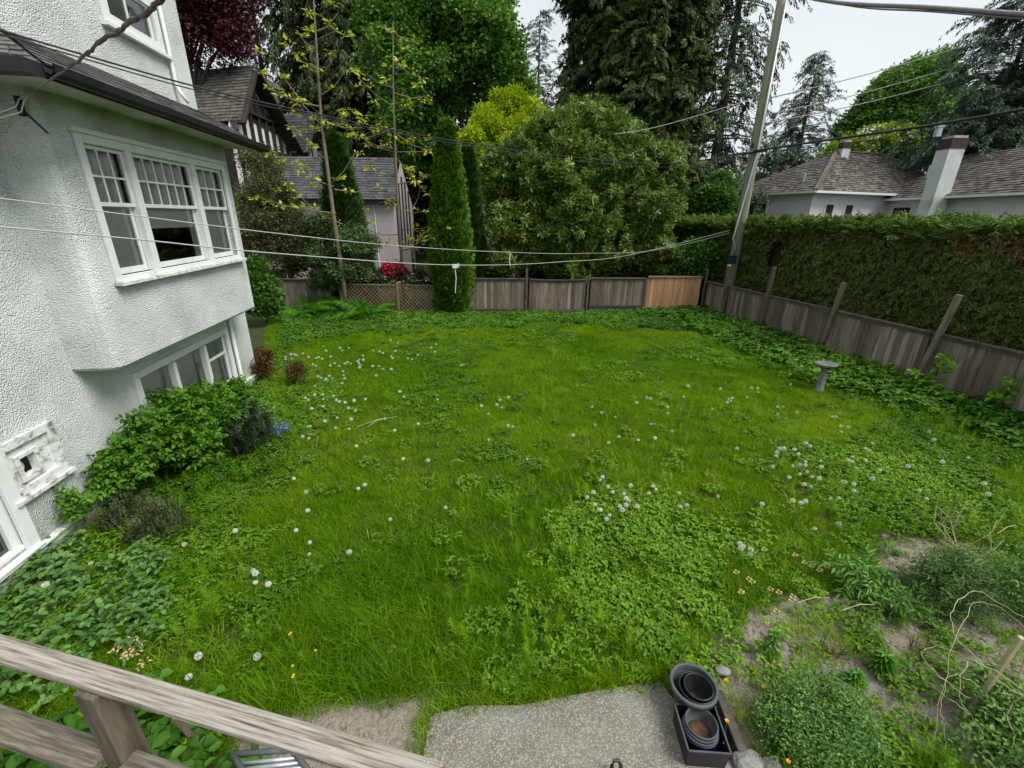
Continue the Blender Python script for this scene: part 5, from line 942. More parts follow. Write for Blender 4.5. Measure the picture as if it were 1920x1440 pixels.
# leafy ground cover
def leafy(name,mat,n,R,H,Ln,Wd,k=4,tri=True):
    ps=[]
    for i in range(k):
        a=rng.uniform(0,6.28,n); r=R*np.sqrt(rng.random(n)); h=rng.uniform(.35,1,n)*H; C=np.stack([r*np.cos(a),r*np.sin(a),h],1); Vs=[]
        for j in range(3 if tri else 1):
            b=a+rng.uniform(0,6.28,n)*0+j*2.09+rng.normal(size=n)*.25; d=np.stack([np.cos(b),np.sin(b),rng.uniform(-.25,.3,n)],1); Vs.append((leaves(C,d,np.array([0,0,1.])+rng.normal(size=(n,3))*.25,Ln*rng.uniform(.7,1.2,n),Wd*rng.uniform(.8,1.2,n),droop=.2),))
        V,F=cat(*Vs); lv=lvrand(V,6)
        SV,SF=blades(np.stack([r*.5*np.cos(a),r*.5*np.sin(a),0*h],1),C-np.stack([r*.5*np.cos(a),r*.5*np.sin(a),0*h],1),h*1.05,.004,.02,1); V2,F2=cat(((V,F),),((SV,SF),)); ps.append(proto(name,V2,F2,mat,lv=np.concatenate([lv,np.full(len(SV),.5)])))
    return ps
CL=LM('buttercup leaf',(56,98,8),(114,154,34),var=.35,transl=.3,spec=.3); CL2=LM('bramble leaf',(44,88,22),(102,146,46),var=.4,transl=.3); CL3=LM('rose leaf',(60,102,36),(120,156,80),var=.4,transl=.2,spec=.45)
clov=leafy('buttercup_leaf',CL,22,.14,.10,.036,.026); bram=leafy('bramble_leaf',CL2,9,.16,.22,.085,.055); rosl=leafy('rose_leaf',CL3,13,.16,.22,.050,.036)
P=spread(75,lambda P:(~soil_at(P))*np.where(softin(P,ZC_,.7,4),.35+.65*(vnoise(P,1.4,64)>.36),np.where(softin(P,ZL_,.6,6),.6,.04+.25*(vnoise(P,.7,61)>.66)))); scatter('buttercup',at_ground(P),clov,None,rng.uniform(.7,1.25,len(P)),tintf(P,63),None,'stuff')
P=spread(80,lambda P:softin(P,ZB_,.6,7)*.95); scatter('goutweed',at_ground(P),bram,None,rng.uniform(.42,.85,len(P)),tintf(P,67),None,'stuff')
def nearfence(P): fx=7.55+(17.6-P[:,1])*.193; return np.clip(1-(fx-P[:,0]-.1)/(1.5+.11*np.clip(P[:,1]-6,0,12)+.9*(vnoise(P,.6,77)-.5)),0,1)*(P[:,0]<fx-.05)
P=spread(75,lambda P:nearfence(P)**.6*.95*(P[:,1]>4.2)); scatter('bramble',at_ground(P),bram,None,rng.uniform(.7,1.5,len(P)),tintf(P,71)+.1,None,'stuff')
ZR_=gpoly([(-60,1010),(60,1000),(200,1040),(290,1120),(290,1200),(180,1300),(-250,1420),(-500,1200)])
P=spread(60,lambda P:softin(P,ZR_,.2,8)*.55); scatter('rose_cover',at_ground(P),rosl,None,rng.uniform(.8,1.4,len(P)),tintf(P,73)+.05,None,'stuff')
UR_=[(-3.6,.6),(-1.6,.6),(-1.75,2.0),(-2.6,2.2),(-4.0,1.8)]
P=spread(55,lambda P:inpoly(P,UR_)*.9,UR_,(-4.2,.4,-1.5,2.3)); scatter('rose_cover',at_ground(P),bram,None,rng.uniform(.8,1.5,len(P)),tintf(P,75),None,'stuff')
P=np.concatenate([np.stack([np.linspace(a[0],b[0],26)+rng.normal(size=26)*.03,np.linspace(a[1],b[1],26)+rng.normal(size=26)*.03],1) for a,b in (((-1.7,2.2),(-.57,2.36)),((-.57,2.24),(.1,2.33)),((.1,2.33),(.6,2.42)),((.6,2.42),(1.2,2.52)),((-.6,1.2),(-.6,2.2)))]); scatter('edge_grass',at_ground(P),gmid,np.stack([rng.normal(size=len(P))*.5+.25,rng.normal(size=len(P))*.4,rng.uniform(-.6,.6,len(P))],1),rng.uniform(.5,1.05,len(P)),None)
# sparse tufts on bare soil and the patio's ragged edge
P=spread(44,lambda P:soil_at(P)*(vnoise(P,2.1,81)>.45)*.8); scatter('sparse_grass',at_ground(P),gmid,None,rng.uniform(.5,1.0,len(P)),tintf(P,83)+.15)
P=spread(26,lambda P:soil_at(P)*(vnoise(P,2.3,85)>.54)); scatter('weed',at_ground(P),clov,None,rng.uniform(.6,1.1,len(P)),tintf(P,87),None,'stuff')
P=spread(12,lambda P:soil_at(P)*.9); scatter('horsetail',at_ground(P),hst,None,rng.uniform(.6,1.1,len(P)),None,None,'stuff')
# ---------------------------------------------------------------- dandelion clocks
def puffhead(k,n,r=.027):
    v=nrm(rng.normal(size=(400,3))); i=np.arange(n)+.5; ph=np.arccos(1-2*i/n); th=np.pi*(1+5**.5)*i; d=np.stack([np.cos(th)*np.sin(ph),np.sin(th)*np.sin(ph),np.cos(ph)],1); d=nrm(d+rng.normal(size=d.shape)*.05); V=[];F=[];mi=[]
    for q in d:
        a=nrm(np.cross(q,[.3,.2,.9])); b=np.cross(q,a); c=q*r; s=r*.135*random.uniform(.8,1.1); j=len(V); ring=[c+s*(a*math.cos(t)+b*math.sin(t))+q*r*.06 for t in np.linspace(0,2*math.pi,6)[:5]]; V+=[c-q*r*.05]+ring; F+=[(j,j+1+m,j+1+(m+1)%5) for m in range(5)]; mi+=[0]*5
    core=MB(); core.lathe([(.0,-.006),(.006,-.003),(.006,.003),(0,.006)],(0,0,0),6); j=len(V); V+=list(core.V); F+=[tuple(x+j for x in f) for f in core.F]; mi+=[1]*len(core.F)
    return mesh('seed_head',V,F,[MAT['puff'],MAT['core2']],mi=mi)
PUF=[puffhead(i,n) for i,n in enumerate((150,140,120,80))]
STM=[]
for k in range(5):
    m=MB(); l=rng.normal(size=2)*.10; m.tube([(0,0,0),(-l[0]*.25,-l[1]*.25,-.5),(-l[0],-l[1],-1)],[.0022,.0025,.003],4,False); STM.append(mesh('stem',m.V,m.F,MAT['stem']))
def sc3(pts,s,x0,y0): return [(x/s+x0,y/s+y0) for x,y in pts]
dA=sc3([(328,102),(352,131),(538,122),(540,147),(20,163),(72,153),(135,145),(40,194),(80,209),(56,258),(44,312),(85,409),(300,321),(246,255),(348,480),(488,489),(132,627),(95,648),(432,284)],3,640,700)
dA2=sc3([(788,182),(893,150),(940,136),(875,176),(902,192),(828,227),(938,294),(964,300),(828,374),(1044,482),(586,755),(276,821),(45,1005)],3,640,700)
dA3=sc3([(1463,221),(1541,245),(1428,288),(1410,188),(1662,165),(1718,136),(1740,142),(1798,115),(1818,105),(1835,188),(1742,285),(1758,285),(1561,357),(1505,390),(1669,375),(1765,363),(1303,348),(1837,225),(1862,325)],3,640,700)
dCl=sc3([(1470,582),(1456,600),(1500,638),(1418,667),(1383,696),(1427,737),(1456,767),(1527,667),(1628,631),(1590,677),(1604,703),(1620,717),(1602,740),(1567,748),(1582,767),(1510,797),(1492,818),(1665,748),(1730,674),(1772,652),(1755,633),(1900,672),(1908,748)],3,640,700)
dB=sc3([(696,372),(716,407),(824,385),(893,386),(841,405),(440,435),(470,437),(486,442),(533,429),(397,455),(398,475),(446,470),(318,473),(578,457),(637,466),(657,459),(686,470),(752,453),(367,523),(612,514),(636,526),(782,506),(748,523),(818,527),(862,508),(882,497),(908,509),(1004,445),(975,477),(1006,479),(962,491),(973,506),(984,522),(977,538),(1084,406),(1132,414),(1160,425),(1258,411),(1225,452),(1235,466),(1368,437),(1432,440),(1356,468),(1387,474),(1080,527),(1131,527),(1163,551),(1225,552),(1108,601),(847,568),(852,598),(860,626),(840,663),(652,608),(676,619),(740,604),(767,624),(716,625),(708,636),(730,644),(1220,325),(1278,346),(1538,383),(1578,356),(1567,416),(1745,401),(1773,523),(1793,515)],4.174,440,560)
dB2=sc3([(626,683),(625,754),(690,750),(694,788),(554,776),(578,793),(773,761),(796,792),(820,805),(864,812),(934,798),(603,860),(691,843),(233,829),(307,849),(802,931),(706,957),(913,943),(790,1011),(896,1019),(575,1000),(592,996),(532,1078),(580,1093),(953,1154)],4.174,440,560)
dC=sc3([(987,435),(1186,379),(1472,426),(1540,189),(674,17),(783,4),(1310,70)],3.4286,1000,820)
dT=sc3([(1585,70),(1612,70),(1568,95),(1563,118),(1679,77),(1705,106),(1754,37),(1781,55),(1751,156),(1749,178),(1713,174),(1669,183),(1852,189),(1761,221),(1715,236),(1645,257),(1838,263),(1744,301),(1785,316),(1668,405),(1720,420),(1750,410),(1848,150),(1795,252)],3.4286,1000,820)+sc3([(137,370),(176,345),(170,382),(205,436),(341,525),(107,556),(185,573),(186,629),(60,690)],4.5,1560,780)
dF=sc3([(1331,683),(1352,700),(1335,712),(1399,719),(1398,752)],3.4286,1000,820)
dR=sc3([(76,84),(138,92),(77,134),(341,229),(281,275),(314,290),(283,372),(402,457),(735,627),(800,697),(818,130),(862,199),(1150,353),(1285,571),(1317,660),(58,910),(640,425),(932,385)],4.5,1560,780)+[(1912/3.4286+1000,395/3.4286+820),(1528,991)]
dBk=sc3([(38,1128),(68,1138),(23,1255),(170,1270),(222,1312),(205,1318),(290,1308),(310,1265),(338,1267),(427,1350),(453,1350),(515,1375),(428,1383),(673,1395),(690,1395),(135,1362),(28,1260),(215,1325),(485,1250),(712,1437),(200,1330),(340,1285),(5,1305)],2.4,1280,200)
dL=[(475,1070),(479,1075),(479,1092),(503,1095),(372,1230),(482,1231),(354,1269),(581,1017),(580,1039),(555,994),(441,995),(346,1021),(574,922),(577,957),(551,897)]
dZ=[(103,1079),(85,1096),(170,1056)]
groups=[(dA,.13,'white dandelion clock in the mid lawn drift','dandelion clocks in the loose drift'),
(dA2,.12,'lone dandelion clock on the open lawn middle','dandelion clocks on the open middle lawn'),
(dA3,.10,'small dandelion clock on the pale grass','dandelion clocks on the pale grass'),
(dCl,.22,'dandelion clock in the central clump','dandelion clocks in the central clump'),
(dB,.10,'small dandelion clock below the lattice','dandelion clocks in the far patch'),
(dB2,.14,'dandelion clock near the bluebells','dandelion clocks near the bluebells'),
(dC,.13,'single dandelion clock between the two clumps','dandelion clocks between the clumps'),
(dT,.27,'spindly dandelion clock below the bird bath','dandelion clocks below the bird bath'),
(dF,.22,'dandelion clock of the bunch by the soil bed','dandelion clocks by the soil bed'),
(dR,.15,'dandelion clock in the side fence weeds','dandelion clocks among the side weeds'),
(dBk,.09,'tiny dandelion clock on the far lawn','dandelion clocks on the far lawn'),
(dL,.16,'large dandelion clock above the handrail','dandelion clocks above the handrail'),
(dZ,.2,'dandelion clock over the rose leaves','dandelion clocks over the rose leaves')]
ORD='first second third fourth fifth sixth seventh eighth ninth tenth eleventh twelfth thirteenth fourteenth fifteenth sixteenth'.split()
ROW='front second third fourth fifth sixth seventh eighth'.split()
for pts,h,lab,grp in groups:
    pts=sorted(pts,key=lambda q:-q[1]); nr=max(1,round(len(pts)/9)) if len(pts)>9 else 1; rows=[sorted(pts[i*len(pts)//nr:(i+1)*len(pts)//nr]) for i in range(nr)]
    for ri,row in enumerate(rows):
      for ci,(px,py) in enumerate(row):
        lb_=lab+', '+ORD[ci]+' from the house'+(' in its '+(ROW[ri] if ri<nr-1 or nr==1 else 'back')+' row' if nr>1 else '')
        hh_=h*rng.uniform(.8,1.25); p=G(px,py,hh_); base=gz(p[0],p[1])
        s=bpy.data.objects.new('dandelion',random.choice(STM)); COL.objects.link(s); s.location=p; s.scale=(1,1,max(.05,p[2]-float(base))); s.rotation_euler=(0,0,rng.uniform(0,6.28)); tag(s,lb_,'dandelion',grp)
        c=bpy.data.objects.new('seed_head',PUF[min(3,int(rng.random()*3.4))]); COL.objects.link(c); c.parent=s; k=rng.uniform(.66,1.08)*(1.12 if py<760 else 1); c.scale=(k,k,k*rng.uniform(.75,1)/s.scale[2]); c.rotation_euler=(0,0,rng.uniform(0,6.28))
# spent stalks and straw in the lawn
sp=MB()
for (cx,cy_,n,sx_,sy_) in ((1155,950,14,45,25),(1270,915,14,35,25),(1500,900,26,45,45),(1570,930,20,50,40),(700,790,4,30,8),(560,835,8,20,25),(590,880,6,14,20),(1400,1045,8,25,20),(1350,930,6,20,14),(690,1010,5,50,30),(1050,800,6,60,30)):
    for i in range(n):
        p=G(cx+rng.normal()*sx_,cy_+rng.normal()*sy_,.0); l=rng.uniform(.08,.24); a=rng.uniform(0,6.28); e=p+np.array([math.cos(a)*l*.5,math.sin(a)*l*.5,l*.9*rng.uniform(.2,1)+.05]); sp.tube([p+[0,0,.02],p*.5+e*.5+[0,0,.03],e],[.003,.0028,.002],4,False)
for (x0,y0,x1,y1) in ((670,800,745,781),(690,800,722,785),(567,818,592,816),(845,866,870,866),(1495,1130,1555,1121),(1580,1144,1640,1134),(1870,1000,1905,985)):
    a=G(x0,y0,.1);c=G(x1,y1,.13); sp.tube([a,(a+c)/2+[0,0,.04],c],[.004,.0045,.003],4)
for i in range(240):
    p=np.array([rng.uniform(1.7,6.3),rng.uniform(1.2,4.2)])
    if not inpoly(p[None],SOIL)[0]: continue
    a=rng.uniform(0,6.28); l=rng.uniform(.03,.12); z=float(gz(p[0],p[1]))+.006; sp.tube([(p[0],p[1],z),(p[0]+math.cos(a)*l,p[1]+math.sin(a)*l,z+rng.uniform(0,.02))],.0018,3,False)
tag(sp.build('dry_stalk',MAT['straw']),kind='stuff')
# ---------------------------------------------------------------- bird bath
g=G(1536,729,.05); bb=thing('bird_bath','old grey concrete bird bath on a fluted pedestal at the weedy lawn edge','bird bath',(g[0],g[1],.0))
m=MB(); seg=24; V=[];F=[]; zs=[(.0,.10),(.04,.115),(.06,.085),(.40,.066),(.50,.060),(.53,.085),(.55,.10)]
for (z,r) in zs:
    for k in range(seg*2):
        a=math.pi*k/seg; fl=1-.13*(.5+.5*math.cos(a*8))*(1 if .05<z<.52 else 0); V.append((g[0]+r*fl*math.cos(a),g[1]+r*fl*math.sin(a),z))
for i in range(len(zs)-1):
    for k in range(seg*2): F.append((i*seg*2+k,i*seg*2+(k+1)%(seg*2),(i+1)*seg*2+(k+1)%(seg*2),(i+1)*seg*2+k))
m.add(V,F); m.build('pedestal',MAT['stone'],bb,True)
m=MB(); m.lathe([(.0,.56),(.10,.552),(.16,.575),(.215,.60),(.222,.625),(.212,.645),(.195,.645),(.15,.62),(0,.608)],(g[0]+.0,g[1],0),32,np.array([[1,0,.03],[0,1,-.05],[0,0,1]])); m.build('bowl',MAT['stone'],bb,True)
# ---------------------------------------------------------------- plant pots by the patio
def pot(name,label,c,r,h,mat,rim=.02,tilt=0,soil=None,t=.006,group=None,thick=0,tp=.74):
    m=MB(); m.lathe([(0,.0),(r*tp,.0),(r*(tp+.04),.012),(r*.96,h-rim*1.6),(r*.965,h-rim*1.5),(r+thick,h-rim*1.4),(r+thick+.002,h-.004),(r+thick-.003,h),(r-t,h),(r-t-.003,h-.006),(r*.95-t,h-rim*1.5),(r*(tp+.03)-t,.02),(0,.02)],c,40)
    o=m.build(name,mat,None,True); tag(o,label,'plant pot',group)
    if soil:
        q=MB(); q.lathe([(r*.8,soil),(r*.5,soil+.02),(0,soil+.005)],c,24); s=q.build('soil',MAT['potsoil'],o)
    return o
RP=.27; pc=G(1302,1284,RP); z0=.03
pot('plant_pot','largest black round nursery pot with a rolled grey rim on the patio edge',(pc[0],pc[1]+.01,z0),.158,RP-z0,MAT['plasticgrey'],.03,thick=.012,tp=.64)
pot('plant_pot','middle black pot nested inside the large rolled rim pot',(pc[0]+.012,pc[1]-.012,z0+.045),.124,RP-z0-.05,MAT['plastic'],.012)
pot('plant_pot','smallest black pot nested innermost in the large round pot',(pc[0]+.022,pc[1]-.018,z0+.065),.104,RP-z0-.05,MAT['plastic'],.012)
m=MB(); q=np.array([pc[0]+.06,pc[1]-.075,z0+.12]); m.add([q,q+[.05,.015,.0],q+[.035,.02,.06]],[(0,1,2)]); m.add([q+[0,.003,0],q+[.05,.018,.0],q+[.035,.023,.06]],[(2,1,0)]); tag(m.build('plant_label',MAT['paper']),'small white paper scrap inside the innermost round pot','label')
BZ=.20
cs=[G(x,y,BZ) for x,y in ((1265,1320),(1340,1325),(1371,1414),(1291,1408))]; cm=sum(cs)/4
bxo=thing('planter_box','square black plastic planter box holding a stack of round pots','planter',(cm[0],cm[1],.03))
m=MB(); out=[c for c in cs]; inn=[c+(cm-c)*.045 for c in cs]; bo=[np.array([*(c+(cm-c)*.06)[:2],.03]) for c in cs]; bi=[np.array([*(c+(cm-c)*.11)[:2],.04]) for c in cs]
Vv=out+inn+bo+bi; Ff=[]
for i in range(4):
    j=(i+1)%4; Ff+=[(i,j,4+j,4+i),(i,8+i,8+j,j),(4+i,4+j,12+j,12+i)]
Ff+=[(8,9,10,11),(12,15,14,13)]; m.add(Vv,Ff); m.build('box',MAT['plastic'],bxo)
m=MB()
for i in range(4): m.beam(out[i],out[(i+1)%4],.009,.012)
m.build('rim',MAT['plasticgrey'],bxo)
c0=G(1316,1364,.31); ctr=np.array([cm[0]-.005,cm[1]+.01]); 
pot('plant_pot','blue outer pot at the bottom of the stack in the square planter',(ctr[0],ctr[1],.042),.122,.135,MAT['plasticblue'],.014)
for i,lab in enumerate(('grey rimmed second pot in the planter stack, just above the blue one','grey rimmed third pot in the planter stack, under the topmost','topmost grey pot of the planter stack with brown soil inside')):
    pot('plant_pot',lab,(ctr[0]+.004*i,ctr[1]+.006*i,.058+.016*i),.117-.004*i,.135,MAT['plasticgrey'],.014,soil=.03 if i==2 else None)
m=MB(); q=G(1357,1395,.16); m.tube([q,q+[.012,.02,.02],q+[.02,.045,.0],q+[.005,.03,-.02]],.004,5); tag(m.build('wire_hook',MAT['straw']),'small pale wire hook hanging in the square planter corner','hook')
# rocks beside the pots
def rock(label,px,py,r,sx=1.2,sz=.7):
    g=G(px,py,.04); me=bpy.data.meshes.new('rock'); n=18; V=[];F=[]
    i=np.arange(260)+.5; ph=np.arccos(1-2*i/260); th=np.pi*(1+5**.5)*i
    import bmesh as _b
    bm=_b.new(); _b.ops.create_icosphere(bm,subdivisions=3,radius=1)
    for v in bm.verts:
        p=np.array(v.co)[None]; k=.75+.5*vnoise(p+px,1.1,3)[0]+.18*(vnoise(p+px,3.2,5)[0]-.5); v.co=Vector((v.co.x*k*r*sx,v.co.y*k*r,max(v.co.z*k*r*sz,-.05)))
    bm.to_mesh(me); bm.free(); me.materials.append(MAT['rock']); o=bpy.data.objects.new('rock',me); o.location=(g[0],g[1],.05); put(o); tag(o,label,'rock')
rock('larger rough grey rock at the corner of the square planter',1402,1432,.085,1.25); rock('smaller grey rock next to the rough one at the patio edge',1447,1442,.065); rock('pale mossy stone half hidden behind the largest round pot',1354,1258,.05)
m=MB()
for i in range(20):
    y=1.75+.6*i/20; 
m=MB(); a=G(1345,1300,.03);c=G(1395,1425,.03); m.beam(a,c,.07,.09); tag(m.build('edging_board',MAT['greywood2'],bevel=.01),'low weathered edging strip along the patio behind the pots','edging')
# ---------------------------------------------------------------- foreground handrail
RZ=1.965
a=G(-160,1141,RZ); c=G(832,1427,RZ); d=nrm((c-a)*[1,1,0]); nn_=np.array([d[1],-d[0],0]); nn_=nn_ if nn_[1]<0 else -nn_
rail=thing('handrail','sun bleached grey wooden handrail with post and lower rails in front of the camera','railing',(a[0],a[1],0))
up3=np.array([0,0,1.])
m=MB(); m.obox(a,d,nn_,up3,(0,np.linalg.norm(c-a)),(0,.084),(-.026,0)); m.build('top_rail',MAT['rail'],rail,bevel=.006)
pq=G(166,1305,RZ-.041); pz=pq+nn_*.0
m=MB(); m.obox(np.array([pz[0],pz[1],0]),d,nn_,up3,(-.048,.045),(-.075,.016),(-.1,RZ-.027)); m.build('post',MAT['railpost'],rail,bevel=.006)
a2=G(-150,1268,1.60); c2=G(130,1342,1.60); 
m=MB(); sft=(pz-a2)@d; m.obox(a2,d,nn_,up3,(0,sft-.049),(0,.105),(-.04,0)); m.build('lower_rail',MAT['railgrey'],rail,bevel=.005)
m=MB(); off=np.array([0,0,0]); m.obox(a2,d,nn_,up3,(sft+.046,sft+1.2),(0,.105),(-.04,0)); m.build('lower_rail',MAT['railgrey'],rail,bevel=.005)
m=MB(); e=c; m.obox(np.array([e[0],e[1],0]),d,nn_,up3,(.002,.06),(.01,.099),(0,RZ-.006)); m.build('post',MAT['greywood2'],rail,bevel=.005)
m=MB()
for x,y in ((795,1428),(803,1430)):
    q=G(x,y,RZ); m.lathe([(0,.002),(.004,.0015),(.004,-.004)],q,8)
m.build('screw',MAT['galv'],rail)
# folded black metal frame and dark stake beneath the rail
fz=.62; fr=thing('folding_chair','black metal folding chair frame standing under the handrail','chair',tuple(G(520,1425,0)))
p=[G(436,1414,fz),G(549,1406,fz),G(582,1450,fz),G(470,1470,fz)]
m=MB(); m.tube([p[0],p[1]],.016,8); m.tube([p[1],p[2]],.016,8); m.tube([p[0],p[3]],.016,8); m.build('frame',MAT['plasticgrey'],fr,True)
for q in p:
    m=MB(); m.tube([q,[q[0],q[1],-.02]],.014,6); m.build('leg',MAT['plastic'],fr,True)
for f in (.3,.5,.7):
    m=MB(); m.tube([p[0]*(1-f)+p[3]*f+[0,0,-.01],p[1]*(1-f)+p[2]*f+[0,0,-.01]],.012,6); m.build('bar',MAT['galv'],fr,True)
m=MB(); m.beam(G(328,1344,.45),G(374,1396,.1),.035,.035); tag(m.build('stake',MAT['railpost'],bevel=.004),'dark leaning wooden stake just beyond the handrail','stake')
m=MB(); q=G(1156,1436,.12); m.tube([q+[-.03,0,-.12],q+[-.03,0,0],q+[-.015,.02,.02],q+[.015,.02,.02],q+[.03,0,0],q+[.03,0,-.12]],.013,8); tag(m.build('black_handle',MAT['plastic'],None,True),'small black curved handle standing on the bare patio','handle')
# ---------------------------------------------------------------- shrubs and flowers near the house and in the soil bed
def bush(name,label,cat_,lumps,ps,n,scl,stems=7,mat='twig',tilt=.5,tb=0,inner=.3,group=None,zmin=.03,base=None):
    C=np.mean([c for c,_ in lumps],0); bx_,by_=(C[0],C[1]) if base is None else base[:2]; t=thing(name,label,cat_,(bx_,by_,0),group); m=MB()
    for i in range(stems):
        c,r=lumps[i%len(lumps)]; e=c+ball(1,r*.9)[0]; e[2]=max(e[2],.1); b0=np.array([bx_+rng.normal()*.06,by_+rng.normal()*.06,-.02]); q=(b0+e)/2+np.array([0,0,.1*(e[2])]); m.tube([b0,q,e],[.009,.007,.003],5)
    m.build('stem',MAT[mat],t); lumps=lumps+[(c+nrm(rng.normal(size=3)+[0,0,.7])*r*rng.uniform(.8,1.1),r*rng.uniform(.2,.42)) for c,r in lumps for _ in range(4)]; P,d,k=on_lumps(lumps,n,.6,1,inner); P=P[P[:,2]>zmin]; n=len(P)
    scatter('leaves',P,ps,np.stack([rng.normal(size=n)*tilt,rng.normal(size=n)*tilt,rng.uniform(0,6.28,n)],1),rng.uniform(*scl,n),.5*vnoise(P,3,2)+.5*rng.random(n)+tb,t); return t
def gl(L): return [(G(x,y,z),r) for x,y,z,r in L]
def compound(name,mat,n,Ln,Wd,k=4):
    ps=[]
    for i in range(k):
        Bs=[];Ds=[]
        for j in range(n):
            a=rng.uniform(0,6.28); dr=np.array([math.cos(a),math.sin(a),rng.uniform(-.2,.4)]); sd=np.array([-dr[1],dr[0],0]); o=ball(1,.06)[0]
            for q,s in ((.05,1),(.05,-1),(.10,1),(.10,-1),(.13,0)): Bs.append(o+dr*q); Ds.append(dr*.5+sd*s*.9+rng.normal(size=3)*.1)
        N_=len(Bs); V,F=leaves(np.array(Bs),np.array(Ds),np.array([0,0,1.])+rng.normal(size=(N_,3))*.25,Ln*rng.uniform(.75,1.2,N_),Wd*rng.uniform(.8,1.2,N_),droop=.25); ps.append(proto(name,V,F,mat,lv=lvrand(V,6)))
    return ps
rosb=compound('rose_leaflet',LM('rose bush leaf',(40,86,18),(104,150,44),var=.4,transl=.3),4,.062,.044)
S0=lambda s,d,z,r:(hp(s,d,z),r)
bush('rose_bush','large leafy rose bush growing against the white house under the bay','shrub',[S0(1.55,.30,.62,.24),S0(1.9,.42,.74,.26),S0(2.3,.55,.74,.28),S0(2.75,.65,.66,.30),S0(3.2,.7,.58,.30),S0(2.2,.7,.5,.30),S0(2.7,.85,.42,.30),S0(3.5,.75,.5,.24),S0(3.2,.95,.34,.26),S0(1.35,.28,.52,.16),S0(2.95,.45,.8,.16),S0(2.5,.35,.92,.13),S0(3.6,.4,.62,.18),S0(4.0,.5,.5,.2),S0(3.25,.4,.95,.07),S0(2.75,.35,1.02,.07)],rosb,1050,(.75,1.25),16,inner=.2,base=hp(2.5,.5,0),zmin=.2,tb=.1)
bush('rose_shoot','small thin rose shoot with one yellow leaf against the white wall','shrub',[S0(.92,.14,.42,.10),S0(.86,.14,.58,.10),S0(1.02,.15,.3,.09)],rosb,22,(.6,.9),5,base=hp(.95,.15,0),inner=.1)
rosm=[*fan('rosemary_tip',LM('rosemary leaf',(32,48,28),(70,88,56),var=.4,transl=.1),30,.22,.012,.05,leafl=.05)]
def upright(name,label,cat_,lumps,ps,n,scl,**k): 
    t=bush(name,label,cat_,lumps,ps,1,scl,**k); o=[c for c in t.children if c.name.startswith('leaves')][0]; bpy.data.objects.remove(o); P,d,kk=on_lumps(lumps,n,.6,1,.3); P=P[P[:,2]>.02]; n=len(P)
    scatter('leaves',P,ps,np.stack([rng.normal(size=n)*.3,-rng.uniform(.8,1.5,n),rng.uniform(0,6.28,n)],1),rng.uniform(*scl,n),.5*vnoise(P,3,2)+.5*rng.random(n),t); return t
upright('rosemary_bush','dark needle leaved rosemary bush beside the bluebells','shrub',gl([(470,800,.35,.22),(462,830,.25,.22),(485,815,.3,.18)]),rosm,420,(.8,1.2))
upright('lavender_bush','dull grey green lavender mound below the large rose bush','shrub',gl([(250,960,.14,.2),(300,975,.12,.2),(215,985,.12,.16),(330,1000,.1,.16),(270,1010,.08,.18)]),fan('lavender_tip',LM('lavender leaf',(50,62,36),(90,102,64),var=.35,transl=.1),24,.16,.010,.05,leafl=.05),430,(.7,1.1))
pel=broad('peony_leaf',LM('reddish peony leaf',(70,50,28),(112,84,44)),14,.12,.10,.03)
bush('peony','reddish leaved peony at the corner of the white house','plant',gl([(490,690,.35,.18),(500,668,.5,.16),(478,672,.42,.12)]),pel,110,(.7,1.1),6)
bush('peony','small reddish peony standing out in the weeds past the house corner','plant',gl([(553,698,.3,.14),(560,690,.42,.12)]),pel,60,(.6,.9),5)
bl=thing('bluebell_clump','clump of violet bluebells beside the dark rosemary','flower',tuple(G(520,810,0))); P=np.array([G(520+rng.normal()*16,805+rng.normal()*9,rng.uniform(.15,.3)) for i in range(46)]); scatter('flower',P,broad('bluebell_petal',MAT['blueflower'],7,.025,.028,.016),None,1.1,None,bl); scatter('leaves',np.array([G(520+rng.normal()*18,815+rng.normal()*9,0) for i in range(40)]),glong,None,1.,None,bl)
# soil bed
potl=compound('potentilla_leaf',LM('potentilla leaf',(66,108,42),(122,156,80),var=.4,transl=.25),5,.026,.015)
bush('potentilla_bush','low domed small leaved bush on the soil bed by the patio','shrub',gl([(1530,1345,.2,.19),(1480,1355,.15,.15),(1580,1350,.15,.15),(1535,1385,.12,.18),(1475,1395,.1,.13),(1585,1385,.08,.12),(1530,1310,.16,.13)]),potl,950,(.7,1.1),12,inner=.25)
spir=compound('spirea_leaf',LM('spirea leaf',(64,98,44),(112,140,76),var=.4),5,.05,.012)
bush('feathery_shrub','rounded feathery dark green shrub at the back of the soil bed','shrub',gl([(1780,1080,.3,.22),(1755,1100,.22,.2),(1810,1095,.25,.2),(1780,1115,.15,.2)]),spir,260,(.8,1.15),10)
peo=compound('peony_leaflet',LM('green peony leaf',(66,116,40),(122,164,78),var=.3),3,.12,.032)
bush('peony','green peony with long leaflets at the lawn edge of the bed','plant',gl([(1600,1075,.2,.15),(1575,1060,.25,.12),(1640,1080,.18,.13)]),peo,26,(.6,.9),6)
bush('peony','green peony sprawling over the bare soil','plant',gl([(1680,1135,.12,.15),(1650,1115,.14,.12),(1725,1145,.1,.13),(1695,1160,.06,.1)]),peo,24,(.65,.9),6)
